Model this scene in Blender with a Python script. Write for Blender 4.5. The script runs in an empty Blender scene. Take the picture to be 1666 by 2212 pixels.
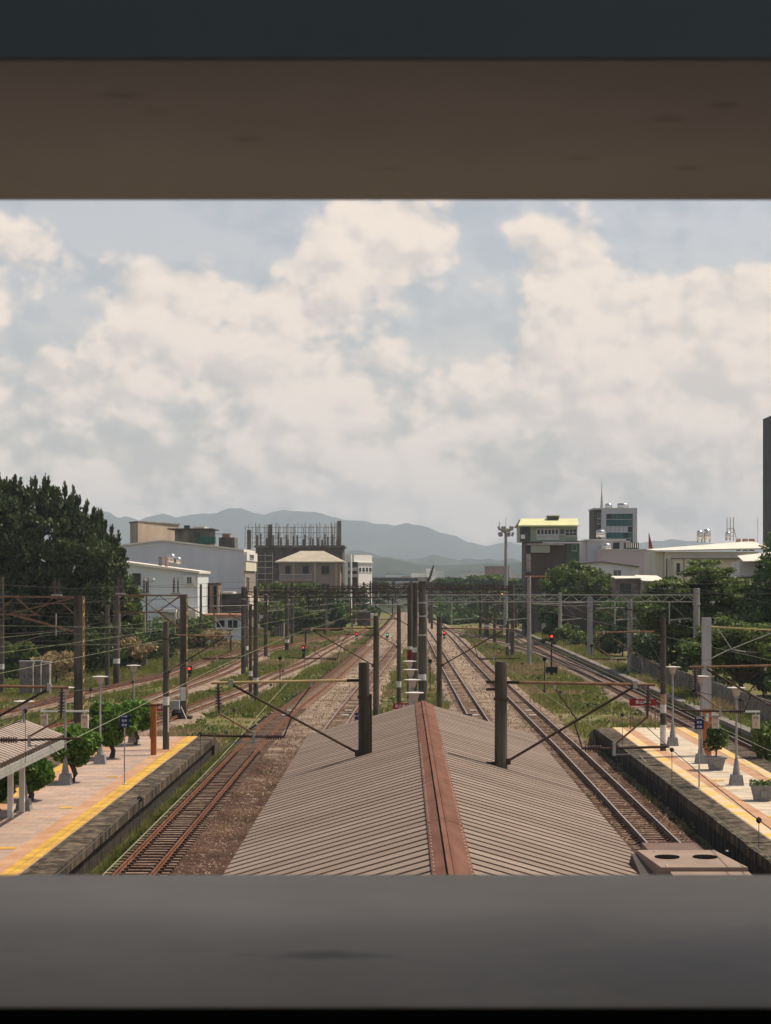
import bpy, math, random
import numpy as np
from mathutils import Vector

# ------------------------------------------------------------------ camera, world, sun, exposure
S = bpy.context.scene
C = S.collection
rnd = random.Random(11)
nr = np.random.default_rng(11)

F, XV, YH, HC = 4100.0, 870.0, 1250.0, 9.0      # focal length and vanishing point in photo units, eye height over the rails (m)

cam_d = bpy.data.cameras.new('camera')
cam = bpy.data.objects.new('camera', cam_d)
C.objects.link(cam)
cam.location = (0, 0, HC)
cam.rotation_euler = (math.radians(90), 0, 0)
cam_d.sensor_fit = 'HORIZONTAL'
cam_d.sensor_width = 36.0
cam_d.lens = 36.0 * F / 1666.0
cam_d.shift_x = -(XV - 833.0) / 1666.0
cam_d.shift_y = (YH - 1106.0) / 1666.0
cam_d.clip_start = 0.05
cam_d.clip_end = 30000
cam_d.dof.use_dof = True
cam_d.dof.focus_distance = 90.0
cam_d.dof.aperture_fstop = 66.0
S.camera = cam

SUN_EL, SUN_AZ = math.radians(60), math.radians(70)     # azimuth clockwise from the track direction (+Y)
sdir = Vector((math.cos(SUN_EL) * math.sin(SUN_AZ), math.cos(SUN_EL) * math.cos(SUN_AZ), math.sin(SUN_EL)))
sun_d = bpy.data.lights.new('sun', 'SUN')
sun_d.energy = 5.0
sun_d.angle = math.radians(0.55)
sun_d.color = (1.0, 0.86, 0.68)
sun = bpy.data.objects.new('sun', sun_d)
C.objects.link(sun)
sun.rotation_euler = sdir.to_track_quat('Z', 'Y').to_euler()

S.view_settings.view_transform = 'Standard'
S.view_settings.look = 'None'
S.view_settings.gamma = 1.0
S.view_settings.exposure = 0.0
S.view_settings.use_curve_mapping = False
S.cycles.use_denoising = True
S.cycles.max_bounces = 5
S.cycles.diffuse_bounces = 2
S.cycles.glossy_bounces = 2
S.cycles.transparent_max_bounces = 6
S.cycles.volume_bounces = 0
S.cycles.sample_clamp_indirect = 4.0
S.cycles.use_fast_gi = False


def nd(nt, typ, **kw):
    n = nt.nodes.new(typ)
    for k, v in kw.items():
        setattr(n, k, v)
    return n


def mth(nt, op, a, b=None, c=None, clamp=False):
    n = nt.nodes.new('ShaderNodeMath')
    n.operation = op
    n.use_clamp = clamp
    for i, x in enumerate((a, b, c)):
        if x is None:
            continue
        if isinstance(x, (int, float)):
            n.inputs[i].default_value = x
        else:
            nt.links.new(x, n.inputs[i])
    return n.outputs[0]


def build_world():
    w = bpy.data.worlds.new('World')
    S.world = w
    w.use_nodes = True
    w.cycles.sampling_method = 'MANUAL'
    w.cycles.sample_map_resolution = 256
    nt = w.node_tree
    nt.nodes.clear()
    out = nd(nt, 'ShaderNodeOutputWorld')
    bg = nd(nt, 'ShaderNodeBackground')
    bg.inputs['Strength'].default_value = 0.07
    nt.links.new(bg.outputs[0], out.inputs[0])
    sky = nd(nt, 'ShaderNodeTexSky', sky_type='NISHITA')
    sky.sun_disc = False
    sky.sun_elevation = SUN_EL
    sky.sun_rotation = SUN_AZ
    sky.air_density = 1.0
    sky.dust_density = 2.5
    sky.ozone_density = 1.0
    tc = nd(nt, 'ShaderNodeTexCoord')
    vec = tc.outputs['Generated']
    sep = nd(nt, 'ShaderNodeSeparateXYZ')
    nt.links.new(vec, sep.inputs[0])
    X, Y, Z = sep.outputs

    def cloud_noise(off):
        mp = nd(nt, 'ShaderNodeMapping')
        mp.inputs['Location'].default_value = (off[0] + 3.1, off[1] + 1.7, off[2] + 5.35)
        mp.inputs['Scale'].default_value = (1.0, 1.0, 1.25)
        nt.links.new(vec, mp.inputs[0])
        n = nd(nt, 'ShaderNodeTexNoise')
        n.inputs['Scale'].default_value = 11.0
        n.inputs['Detail'].default_value = 7.0
        n.inputs['Roughness'].default_value = 0.55
        nt.links.new(mp.outputs[0], n.inputs['Vector'])
        # rounded billows
        vo = nd(nt, 'ShaderNodeTexVoronoi')
        vo.inputs['Scale'].default_value = 26.0
        vo.inputs['Detail'].default_value = 2.0
        vo.inputs['Roughness'].default_value = 0.5
        vo.inputs['Lacunarity'].default_value = 2.3
        mv = nd(nt, 'ShaderNodeVectorMath', operation='MULTIPLY_ADD')      # warp the cells
        nt.links.new(n.outputs['Color'], mv.inputs[0]); mv.inputs[1].default_value = (.05, .05, .05)
        nt.links.new(mp.outputs[0], mv.inputs[2])
        nt.links.new(mv.outputs[0], vo.inputs['Vector'])
        return mth(nt, 'ADD', n.outputs['Fac'], mth(nt, 'MULTIPLY', mth(nt, 'SUBTRACT', .5, vo.outputs['Distance']), .16))

    cmb = nd(nt, 'ShaderNodeCombineXYZ')
    yy = mth(nt, 'MAXIMUM', Y, 0.2)
    nt.links.new(mth(nt, 'DIVIDE', X, yy), cmb.inputs[0]); nt.links.new(mth(nt, 'DIVIDE', Z, yy), cmb.inputs[1])

    def bump(px, py, rx, ry, amp):
        mp = nd(nt, 'ShaderNodeMapping', vector_type='TEXTURE')
        mp.inputs['Location'].default_value = ((px - XV) / F, (YH - py) / F, 0)
        mp.inputs['Scale'].default_value = (rx * 1.9 / F, ry * 1.9 / F, 1)
        nt.links.new(cmb.outputs[0], mp.inputs[0])
        g = nd(nt, 'ShaderNodeTexGradient', gradient_type='QUADRATIC_SPHERE')
        nt.links.new(mp.outputs[0], g.inputs[0])
        return mth(nt, 'MULTIPLY', g.outputs['Fac'], amp * 1.15)

    # cumulus banks: where they stand over this horizon
    cover = None
    for b in CLOUDS:
        g = bump(*b)
        cover = g if cover is None else mth(nt, 'ADD', cover, g)
    low = mth(nt, 'MULTIPLY', mth(nt, 'SUBTRACT', 1.0, mth(nt, 'MULTIPLY', mth(nt, 'ABSOLUTE', Z), 6.0), clamp=True), 0.34)
    cover = mth(nt, 'ADD', cover, low)

    def dens(off):
        return mth(nt, 'ADD', cloud_noise(off), cover)
    d0 = dens((0, 0, 0))
    d1 = dens((0.006, 0.0, 0.011))
    mask = nd(nt, 'ShaderNodeMapRange', interpolation_type='SMOOTHSTEP')
    mask.inputs['From Min'].default_value = 0.545
    mask.inputs['From Max'].default_value = 0.655
    nt.links.new(d0, mask.inputs['Value'])
    # sunlit edges where the cloud thins toward the sun, grey where it thickens
    lit = nd(nt, 'ShaderNodeMapRange', interpolation_type='SMOOTHSTEP')
    lit.inputs['From Min'].default_value = -0.10
    lit.inputs['From Max'].default_value = 0.06
    nt.links.new(mth(nt, 'SUBTRACT', d0, d1), lit.inputs['Value'])
    cmix = nd(nt, 'ShaderNodeMix', data_type='RGBA')
    cmix.inputs['A'].default_value = CLOUD_DARK
    cmix.inputs['B'].default_value = CLOUD_LIT
    nt.links.new(lit.outputs[0], cmix.inputs['Factor'])
    sk = nd(nt, 'ShaderNodeMix', data_type='RGBA', blend_type='MULTIPLY')
    sk.inputs['Factor'].default_value = 1.0
    sk.inputs['B'].default_value = SKY_TINT
    nt.links.new(sky.outputs[0], sk.inputs['A'])
    fin = nd(nt, 'ShaderNodeMix', data_type='RGBA')
    # thin high veil, thicker toward the horizon where one looks through more of it
    veil = mth(nt, 'MULTIPLY', mth(nt, 'SUBTRACT', 1.0, mth(nt, 'MULTIPLY', mth(nt, 'ABSOLUTE', Z), 1.7), clamp=True), 0.55)
    msk = mth(nt, 'ADD', veil, mth(nt, 'MULTIPLY', mask.outputs[0], mth(nt, 'SUBTRACT', 1.0, veil)))
    nt.links.new(msk, fin.inputs['Factor'])
    nt.links.new(sk.outputs['Result'], fin.inputs['A'])
    nt.links.new(cmix.outputs['Result'], fin.inputs['B'])
    nt.links.new(fin.outputs['Result'], bg.inputs['Color'])


CLOUDS = [  # where, how wide, how tall, how thick
    (790, 500, 250, 190, 0.36), (440, 640, 230, 120, 0.34), (1230, 570, 190, 150, 0.32),
    (1600, 700, 170, 110, 0.32), (0, 510, 150, 130, 0.42), (620, 800, 420, 130, 0.16), (1250, 860, 420, 130, 0.15),
    (150, 880, 250, 100, 0.12),
    (300, 460, 170, 80, -0.28), (1550, 500, 140, 70, -0.30), (1040, 460, 45, 80, -0.18), (130, 690, 90, 80, -0.22),
]
CLOUD_LIT = (14.2, 12.2, 10.5, 1)
CLOUD_DARK = (10.5, 9.45, 8.65, 1)
SKY_TINT = (1.75, 1.72, 1.66, 1)
build_world()


# ------------------------------------------------------------------ helpers
def P(x, y, Y):
    """the point at depth Y metres seen at photo position x, y"""
    return ((x - XV) / F * Y, Y, HC - (y - YH) / F * Y)


def G(x, y, z=0.0):
    """the point of height z seen at photo position x, y"""
    Y = F * (HC - z) / (y - YH)
    return ((x - XV) / F * Y, Y, z)


def link(o, parent=None):
    C.objects.link(o)
    if parent is not None:
        o.parent = parent
    return o


def tag(o, label=None, cat=None, group=None, kind=None):
    if label: o['label'] = label
    if cat: o['category'] = cat
    if group: o['group'] = group
    if kind: o['kind'] = kind
    return o


def thing(name, label, cat, loc=(0, 0, 0), group=None, kind=None):
    o = bpy.data.objects.new(name, None)
    o.location = loc
    link(o)
    return tag(o, label, cat, group, kind)


def put(name, me, parent=None, loc=(0, 0, 0), rot=None, scale=None):
    """another object that shares mesh data"""
    o = bpy.data.objects.new(name, me)
    o.location = loc
    if rot is not None: o.rotation_euler = rot
    if scale is not None: o.scale = scale
    return link(o, parent)


def mesh_np(name, v, f, m, smooth=False):
    """numpy verts (n,3) and faces (k,3|4) to a mesh"""
    v = np.asarray(v, np.float32); f = np.asarray(f, np.int32)
    me = bpy.data.meshes.new(name)
    k, c = f.shape
    me.vertices.add(len(v)); me.vertices.foreach_set('co', v.ravel())
    me.loops.add(k * c); me.loops.foreach_set('vertex_index', f.ravel())
    me.polygons.add(k)
    me.polygons.foreach_set('loop_start', np.arange(0, k * c, c, dtype=np.int32))
    me.polygons.foreach_set('loop_total', np.full(k, c, dtype=np.int32))
    if smooth:
        me.polygons.foreach_set('use_smooth', np.ones(k, dtype=bool))
    me.update(calc_edges=True)
    me.materials.append(m)
    return me


class MB:
    def __init__(s): s.v = []; s.f = []

    def add(s, v, f):
        b = len(s.v); s.v += [tuple(p) for p in v]; s.f += [[i + b for i in q] for q in f]; return s

    def box(s, x0, x1, y0, y1, z0, z1):
        if x0 > x1: x0, x1 = x1, x0
        if y0 > y1: y0, y1 = y1, y0
        if z0 > z1: z0, z1 = z1, z0
        return s.add([(x0, y0, z0), (x1, y0, z0), (x1, y1, z0), (x0, y1, z0), (x0, y0, z1), (x1, y0, z1), (x1, y1, z1), (x0, y1, z1)],
                     [(3, 2, 1, 0), (4, 5, 6, 7), (0, 1, 5, 4), (1, 2, 6, 5), (2, 3, 7, 6), (3, 0, 4, 7)])

    def hexa(s, p):
        return s.add(p, [(3, 2, 1, 0), (4, 5, 6, 7), (0, 1, 5, 4), (1, 2, 6, 5), (2, 3, 7, 6), (3, 0, 4, 7)])

    def bar(s, p, q, w, h=None, up=(0, 0, 1)):
        h = h or w
        p = Vector(p); q = Vector(q); d = (q - p).normalized(); u = Vector(up)
        if abs(d.dot(u)) > .98: u = Vector((0, 1, 0))
        a = d.cross(u).normalized(); b = a.cross(d).normalized()
        a *= w / 2; b *= h / 2
        return s.hexa([p - a - b, p + a - b, q + a - b, q - a - b, p - a + b, p + a + b, q + a + b, q - a + b])

    def tube(s, p, q, r, r2=None, n=8):
        r2 = r if r2 is None else r2
        p = Vector(p); q = Vector(q); d = (q - p).normalized(); u = Vector((0, 0, 1)) if abs(d.z) < .95 else Vector((1, 0, 0))
        a = d.cross(u).normalized(); b = a.cross(d).normalized()
        v = []
        for c, rr in ((p, r), (q, r2)):
            for i in range(n):
                t = 2 * math.pi * i / n
                v.append(c + (a * math.cos(t) + b * math.sin(t)) * rr)
        f = [(i, (i + 1) % n, n + (i + 1) % n, n + i) for i in range(n)]
        f += [tuple(range(n - 1, -1, -1)), tuple(range(n, 2 * n))]
        return s.add(v, f)

    def lathe(s, prof, c=(0, 0, 0), n=12):
        """prof: (r, z) from bottom to top"""
        v = []; k = len(prof)
        for r, z in prof:
            for i in range(n):
                t = 2 * math.pi * i / n
                v.append((c[0] + r * math.cos(t), c[1] + r * math.sin(t), c[2] + z))
        f = [(j * n + i, j * n + (i + 1) % n, (j + 1) * n + (i + 1) % n, (j + 1) * n + i) for j in range(k - 1) for i in range(n)]
        f += [tuple(range(n - 1, -1, -1)), tuple(range((k - 1) * n, k * n))]
        return s.add(v, f)

    def prism(s, pts, d):
        """closed polygon of 3d points swept by d"""
        n = len(pts); d = Vector(d)
        v = [Vector(p) for p in pts] + [Vector(p) + d for p in pts]
        f = [tuple(range(n - 1, -1, -1)), tuple(range(n, 2 * n))]
        f += [(i, (i + 1) % n, n + (i + 1) % n, n + i) for i in range(n)]
        return s.add(v, f)

    def path(s, pts, r, n=5):
        """one connected tube through points"""
        P_ = [Vector(p) for p in pts]; v = []; k = len(P_)
        for i, p in enumerate(P_):
            d = (P_[min(i + 1, k - 1)] - P_[max(i - 1, 0)]).normalized()
            u = Vector((0, 0, 1)) if abs(d.z) < .95 else Vector((1, 0, 0))
            a = d.cross(u).normalized(); b = a.cross(d).normalized()
            rr = r[i] if isinstance(r, (list, tuple)) else r
            for j in range(n):
                t = 2 * math.pi * j / n
                v.append(p + (a * math.cos(t) + b * math.sin(t)) * rr)
        f = [(i * n + j, i * n + (j + 1) % n, (i + 1) * n + (j + 1) % n, (i + 1) * n + j) for i in range(k - 1) for j in range(n)]
        f += [tuple(range(n - 1, -1, -1)), tuple(range((k - 1) * n, k * n))]
        return s.add(v, f)

    def mesh(s, name, m, off=(0, 0, 0), smooth=False):
        me = bpy.data.meshes.new(name)
        me.from_pydata([(p[0] - off[0], p[1] - off[1], p[2] - off[2]) for p in s.v], [], s.f)
        if smooth:
            for p in me.polygons: p.use_smooth = True
        me.materials.append(m)
        return me

    def build(s, name, m, parent=None, smooth=False, world=True):
        """link as one object; world: coordinates are world ones, made relative to the parent chain"""
        off = Vector((0, 0, 0))
        if world:
            q = parent
            while q is not None:
                off += q.location; q = q.parent
        return link(bpy.data.objects.new(name, s.mesh(name, m, off, smooth)), parent)


def bpx(x0, x1, y0, y1, Y, d):
    """box whose camera side is seen at x0..x1, y0..y1 at depth Y, reaching d back (y1 None: down to the ground)"""
    a = P(x0, y0, Y); b = P(x1, y1 if y1 is not None else y0, Y)
    zb = b[2] if y1 is not None else -0.5
    return MB().box(a[0], b[0], Y, Y + d, zb, a[2])


# ------------------------------------------------------------------ materials
def mat(name, col, rough=.8, var=.22, scale=1.0, stretch=(1, 1, 1), col2=None, metal=0.0, spec=.1, bump=0.0, detail=6, thr=(.35, .65), island=0.0, bscale=None):
    m = bpy.data.materials.new(name)
    m.use_nodes = True
    nt = m.node_tree
    b = nt.nodes['Principled BSDF']
    b.inputs['Roughness'].default_value = rough
    b.inputs['Metallic'].default_value = metal
    b.inputs['Specular IOR Level'].default_value = spec
    geo = nd(nt, 'ShaderNodeNewGeometry')
    mp = nd(nt, 'ShaderNodeMapping')
    mp.inputs['Scale'].default_value = stretch
    nt.links.new(geo.outputs['Position'], mp.inputs[0])
    n = nd(nt, 'ShaderNodeTexNoise')
    n.inputs['Scale'].default_value = scale
    n.inputs['Detail'].default_value = detail
    n.inputs['Roughness'].default_value = .6
    nt.links.new(mp.outputs[0], n.inputs['Vector'])
    r = nd(nt, 'ShaderNodeValToRGB')
    c2 = col2 or tuple(min(1, c * (1 + var)) for c in col)
    c1 = tuple(c * (1 - var) for c in col) if col2 is None else col
    r.color_ramp.elements[0].position = thr[0]; r.color_ramp.elements[0].color = (*c1, 1)
    r.color_ramp.elements[1].position = thr[1]; r.color_ramp.elements[1].color = (*c2, 1)
    nt.links.new(n.outputs['Fac'], r.inputs[0])
    last = r.outputs[0]
    if island:
        hs = nd(nt, 'ShaderNodeHueSaturation')
        hs.inputs['Hue'].default_value = .5
        v = mth(nt, 'ADD', mth(nt, 'MULTIPLY', geo.outputs['Random Per Island'], 2 * island), 1 - island)
        nt.links.new(v, hs.inputs['Value'])
        nt.links.new(last, hs.inputs['Color'])
        last = hs.outputs[0]
    nt.links.new(last, b.inputs['Base Color'])
    if bump:
        bn = nd(nt, 'ShaderNodeBump')
        bn.inputs['Strength'].default_value = bump
        bn.inputs['Distance'].default_value = .05
        src = n.outputs['Fac']
        if bscale:
            n2 = nd(nt, 'ShaderNodeTexNoise')
            n2.inputs['Scale'].default_value = bscale
            n2.inputs['Detail'].default_value = 4
            nt.links.new(mp.outputs[0], n2.inputs['Vector'])
            src = n2.outputs['Fac']
        nt.links.new(src, bn.inputs['Height'])
        nt.links.new(bn.outputs[0], b.inputs['Normal'])
    return m


def joints(m, scale, w=.02, dark=.55, bw=.5, rh=.5):
    """fine mortar joints multiplied into a paving colour"""
    nt = m.node_tree; b = nt.nodes['Principled BSDF']
    src = b.inputs['Base Color'].links[0].from_socket
    geo = nd(nt, 'ShaderNodeNewGeometry')
    br = nd(nt, 'ShaderNodeTexBrick')
    br.inputs['Scale'].default_value = scale
    br.inputs['Mortar Size'].default_value = w
    br.inputs['Brick Width'].default_value = bw; br.inputs['Row Height'].default_value = rh
    br.inputs['Color1'].default_value = (1.06, 1.04, 1.02, 1); br.inputs['Color2'].default_value = (.86, .86, .87, 1)
    br.inputs['Mortar'].default_value = (dark, dark, dark, 1)
    nt.links.new(geo.outputs['Position'], br.inputs['Vector'])
    mx = nd(nt, 'ShaderNodeMix', data_type='RGBA', blend_type='MULTIPLY'); mx.inputs['Factor'].default_value = 1
    nt.links.new(src, mx.inputs['A']); nt.links.new(br.outputs['Color'], mx.inputs['B'])
    nt.links.new(mx.outputs['Result'], b.inputs['Base Color'])


def emis(name, col, s):
    m = bpy.data.materials.new(name); m.use_nodes = True
    b = m.node_tree.nodes['Principled BSDF']
    b.inputs['Base Color'].default_value = (*col, 1)
    b.inputs['Emission Color'].default_value = (*col, 1)
    b.inputs['Emission Strength'].default_value = s
    return m


def leafmat(name, c1, c2, island=.45, trans=.25):
    m = mat(name, c1, rough=.55, scale=.6, col2=c2, island=island, spec=.35)
    nt = m.node_tree
    b = nt.nodes['Principled BSDF']
    tr = nd(nt, 'ShaderNodeBsdfTranslucent')
    src = b.inputs['Base Color'].links[0].from_socket
    nt.links.new(src, tr.inputs[0])
    mx = nd(nt, 'ShaderNodeMixShader')
    mx.inputs[0].default_value = trans
    out = nt.nodes['Material Output']
    nt.links.new(b.outputs[0], mx.inputs[1]); nt.links.new(tr.outputs[0], mx.inputs[2])
    nt.links.new(mx.outputs[0], out.inputs[0])
    return m


def stonemat(name, cols, scale, rust=None):
    """loose stones: a colour and a bump for every voronoi cell"""
    m = bpy.data.materials.new(name); m.use_nodes = True
    nt = m.node_tree; b = nt.nodes['Principled BSDF']
    b.inputs['Roughness'].default_value = .9
    b.inputs['Specular IOR Level'].default_value = .15
    geo = nd(nt, 'ShaderNodeNewGeometry')
    vo = nd(nt, 'ShaderNodeTexVoronoi'); vo.inputs['Scale'].default_value = scale
    nt.links.new(geo.outputs['Position'], vo.inputs['Vector'])
    sp = nd(nt, 'ShaderNodeSeparateColor'); nt.links.new(vo.outputs['Color'], sp.inputs[0])
    big = nd(nt, 'ShaderNodeTexNoise'); big.inputs['Scale'].default_value = .35; big.inputs['Detail'].default_value = 5
    nt.links.new(geo.outputs['Position'], big.inputs['Vector'])
    sel = mth(nt, 'ADD', mth(nt, 'MULTIPLY', sp.outputs[0], .75), mth(nt, 'MULTIPLY', mth(nt, 'SUBTRACT', big.outputs['Fac'], .38), 1.1), clamp=True)
    r = nd(nt, 'ShaderNodeValToRGB')
    el = r.color_ramp.elements
    el[0].color = (*cols[0], 1); el[1].color = (*cols[-1], 1)
    for i, c in enumerate(cols[1:-1]):
        e = el.new((i + 1) / (len(cols) - 1)); e.color = (*c, 1)
    nt.links.new(sel, r.inputs[0])
    last = r.outputs[0]
    if rust:                                            # iron dust where the trains brake, thinning out along the line
        rr = nd(nt, 'ShaderNodeValToRGB'); e2 = rr.color_ramp.elements
        e2[0].color = (*rust[0], 1); e2[1].color = (*rust[-1], 1)
        for i, c in enumerate(rust[1:-1]):
            e = e2.new((i + 1) / (len(rust) - 1)); e.color = (*c, 1)
        nt.links.new(sel, rr.inputs[0])
        sx = nd(nt, 'ShaderNodeSeparateXYZ'); nt.links.new(geo.outputs['Position'], sx.inputs[0])
        n3 = nd(nt, 'ShaderNodeTexNoise'); n3.inputs['Scale'].default_value = .5; n3.inputs['Detail'].default_value = 6
        nt.links.new(geo.outputs['Position'], n3.inputs['Vector'])
        mr = nd(nt, 'ShaderNodeMapRange', interpolation_type='SMOOTHSTEP')
        mr.inputs['From Min'].default_value = 86; mr.inputs['From Max'].default_value = 132
        nt.links.new(mth(nt, 'ADD', sx.outputs[1], mth(nt, 'MULTIPLY', mth(nt, 'SUBTRACT', n3.outputs['Fac'], .5), 90)), mr.inputs['Value'])
        mx = nd(nt, 'ShaderNodeMix', data_type='RGBA')
        nt.links.new(mr.outputs[0], mx.inputs['Factor']); nt.links.new(rr.outputs[0], mx.inputs['A']); nt.links.new(last, mx.inputs['B'])
        last = mx.outputs['Result']
    nt.links.new(last, b.inputs['Base Color'])
    bn = nd(nt, 'ShaderNodeBump'); bn.inputs['Strength'].default_value = 1.0; bn.inputs['Distance'].default_value = .05
    bn.invert = True
    nt.links.new(vo.outputs['Distance'], bn.inputs['Height']); nt.links.new(bn.outputs[0], b.inputs['Normal'])
    return m


M = {}
M['concrete'] = mat('concrete', (.30, .28, .25), var=.3, scale=1.5, bump=.2)
M['pole'] = mat('pole_concrete', (.050, .043, .034), col2=(.125, .106, .084), scale=1.3, stretch=(2, 2, .35), bump=.15)
M['pole_pale'] = mat('pole_pale_concrete', (.26, .24, .21), col2=(.36, .33, .29), scale=1.3, stretch=(2, 2, .35), bump=.15)
M['postgrey'] = mat('post_grey_paint', (.25, .245, .24), col2=(.36, .35, .335), scale=1.2, stretch=(2, 2, .4), rough=.6)
M['offgrey'] = mat('pale_grey_column', (.36, .355, .35), col2=(.46, .45, .44), scale=1.2, stretch=(2, 2, .4), rough=.7)
M['orange'] = mat('orange_brown_paint', (.30, .105, .035), col2=(.40, .15, .05), scale=2, stretch=(2, 2, .5), rough=.55)
M['rust'] = mat('rusty_steel', (.14, .075, .045), col2=(.26, .15, .09), scale=3, rough=.75)
M['rustdark'] = mat('dark_rusty_steel', (.045, .030, .024), col2=(.09, .055, .04), scale=3, rough=.7)
M['galv'] = mat('galvanised_steel', (.30, .29, .26), col2=(.45, .43, .38), scale=3, rough=.55, metal=.3)
M['arm'] = mat('old_yellow_tube', (.34, .24, .12), col2=(.46, .34, .18), scale=2, rough=.6)
M['rail'] = mat('rail_rust', (.105, .042, .020), col2=(.18, .08, .042), scale=2, rough=.65)
M['railtop'] = mat('rail_polished_top', (.30, .25, .21), col2=(.45, .40, .36), scale=2, rough=.35, metal=.6)
M['sleeper'] = mat('sleeper_concrete', (.13, .080, .055), col2=(.25, .175, .13), scale=2.5, rough=.9)
M['ballast'] = stonemat('ballast_tan', [(.07, .045, .033), (.19, .135, .098), (.31, .235, .175), (.46, .37, .29)], 14)
M['ballast_rust'] = stonemat('ballast_rusty', [(.07, .045, .033), (.19, .135, .098), (.31, .235, .175), (.46, .37, .29)], 14,
                             [(.016, .009, .006), (.045, .021, .013), (.080, .040, .025), (.19, .12, .08)])
M['soil'] = mat('soil_grass', (.085, .10, .022), col2=(.18, .145, .07), scale=.45, detail=9, thr=(.38, .62), bump=.4, bscale=4)
M['farland'] = mat('far_fields', (.022, .034, .016), col2=(.055, .068, .038), scale=.012, detail=8)
M['pink'] = mat('pink_paving', (.33, .265, .225), col2=(.44, .315, .245), scale=.9, stretch=(.5, 1.4, 1), detail=10, rough=.85, thr=(.36, .60))
M['cream'] = mat('cream_paving', (.36, .30, .22), col2=(.58, .50, .385), scale=1.0, stretch=(.6, 1.4, 1), detail=10, rough=.85, thr=(.30, .58))
joints(M['pink'], 1.0, .012, .7, .6, .6)
joints(M['cream'], 1.0, .012, .75, .9, .9)
M['coping'] = mat('shade_dark_stained_coping', (.040, .032, .024), col2=(.19, .15, .105), scale=2.6, stretch=(1, 1, .22), detail=9, rough=.9, bump=.2, thr=(.42, .72))  # stain streaks; base also darkened to deepen the shaded edge faces
M['wall_shade_stain'] = mat('shade_dark_stained_wall', (.016, .014, .012), col2=(.075, .063, .05), scale=2.4, stretch=(1, 1, .2), detail=8, rough=.9)  # streaks over a base darkened to carry the shade under the platform edge
M['yellow'] = mat('tactile_yellow', (.42, .25, .07), col2=(.60, .37, .06), scale=1.6, detail=8, rough=.75, island=.12)
M['yellow_worn'] = mat('worn_tactile_yellow', (.62, .38, .08), col2=(.55, .44, .31), scale=1.2, detail=9, rough=.8, thr=(.4, .56), island=.15)
M['strip'] = mat('orange_paint_strip', (.37, .20, .115), col2=(.48, .30, .19), scale=1.0, detail=8, rough=.8)
M['roof'] = mat('folded_roof_sheet', (.18, .138, .111), col2=(.272, .213, .172), scale=.8, stretch=(.22, 1.6, 1), detail=10, rough=.8, spec=.06, thr=(.26, .70), island=.05)
def per_object(m, amt):
    nt = m.node_tree; b = nt.nodes['Principled BSDF']
    src = b.inputs['Base Color'].links[0].from_socket
    oi = nd(nt, 'ShaderNodeObjectInfo'); hs = nd(nt, 'ShaderNodeHueSaturation')
    nt.links.new(mth(nt, 'ADD', mth(nt, 'MULTIPLY', oi.outputs['Random'], 2 * amt), 1 - amt), hs.inputs['Value'])
    nt.links.new(src, hs.inputs['Color']); nt.links.new(hs.outputs[0], b.inputs['Base Color'])


per_object(M['roof'], .09)
per_object(M['yellow'], .12)
per_object(M['coping'], .22)
per_object(M['sleeper'], .2)
M['cap'] = mat('brown_ridge_cap', (.122, .058, .041), col2=(.17, .085, .061), scale=1.6, stretch=(2.5, .5, 1), detail=9, rough=.8, spec=.05, island=.10)
M['rivet'] = mat('rivet', (.62, .55, .48), rough=.5)
M['white'] = mat('white_paint', (.72, .70, .66), var=.08, scale=1.5, rough=.55)
M['offwhite'] = mat('offwhite_wall', (.62, .60, .56), var=.10, scale=.4, stretch=(1, 1, .3), rough=.8)
M['lamp'] = mat('lamp_glass', (.42, .37, .32), var=.06, rough=.5)
M['lampcap'] = mat('lamp_cap_enamel', (.50, .47, .44), var=.1, rough=.6)
M['black'] = mat('black_metal', (.018, .018, .018), var=.3, scale=3, rough=.55)
M['plate'] = mat('number_plate', (.62, .60, .56), var=.15, scale=6, rough=.6)
M['insul'] = mat('brown_insulator', (.055, .028, .024), var=.25, rough=.3, spec=.5)
M['blue'] = mat('blue_sign', (.018, .028, .115), var=.15, rough=.45)
M['red'] = mat('dark_red_sign', (.20, .022, .018), var=.15, rough=.5)
M['text'] = mat('sign_lettering', (.75, .75, .75), var=.03, rough=.5)
M['textdark'] = mat('sign_dark_lettering', (.06, .05, .05), var=.03, rough=.5)
M['beige_sign'] = mat('beige_sign', (.55, .43, .32), var=.1, rough=.5)
M['glass'] = mat('window_glass', (.025, .03, .033), var=.3, scale=.5, rough=.15, spec=.25)
M['teal'] = mat('teal_glass', (.018, .085, .082), col2=(.04, .145, .14), scale=.3, rough=.15, spec=.25)
M['frame'] = mat('window_frame', (.50, .50, .48), var=.08, rough=.5)
M['darkframe'] = mat('dark_window_frame', (.10, .10, .10), var=.1, rough=.5)
M['greysheet'] = mat('grey_wall_sheet', (.60, .60, .62), var=.08, scale=.3, stretch=(1, 1, .15), rough=.6)
M['bluewall'] = mat('pale_blue_wall', (.62, .66, .66), var=.08, scale=.4, stretch=(1, 1, .2), rough=.7)
M['lightroof'] = mat('pale_sheet_roof', (.72, .66, .56), var=.08, scale=.5, rough=.45)
M['beigewall'] = mat('beige_block_wall', (.42, .33, .25), var=.14, scale=.35, stretch=(1, 1, .35), rough=.9)
M['dirty'] = mat('dirty_concrete_wall', (.10, .085, .072), col2=(.25, .215, .18), scale=.5, stretch=(1, 1, .35), detail=9, rough=.9)
M['darkwall'] = mat('dark_sheet_wall', (.065, .055, .048), col2=(.105, .09, .078), scale=.4, stretch=(1, 1, .12), rough=.7)
M['netting'] = mat('dark_building_net', (.06, .054, .049), col2=(.135, .12, .108), scale=.6, detail=8, rough=.95)
M['brownwall'] = mat('taupe_render', (.28, .23, .19), var=.1, scale=.4, stretch=(1, 1, .4), rough=.85)
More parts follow.
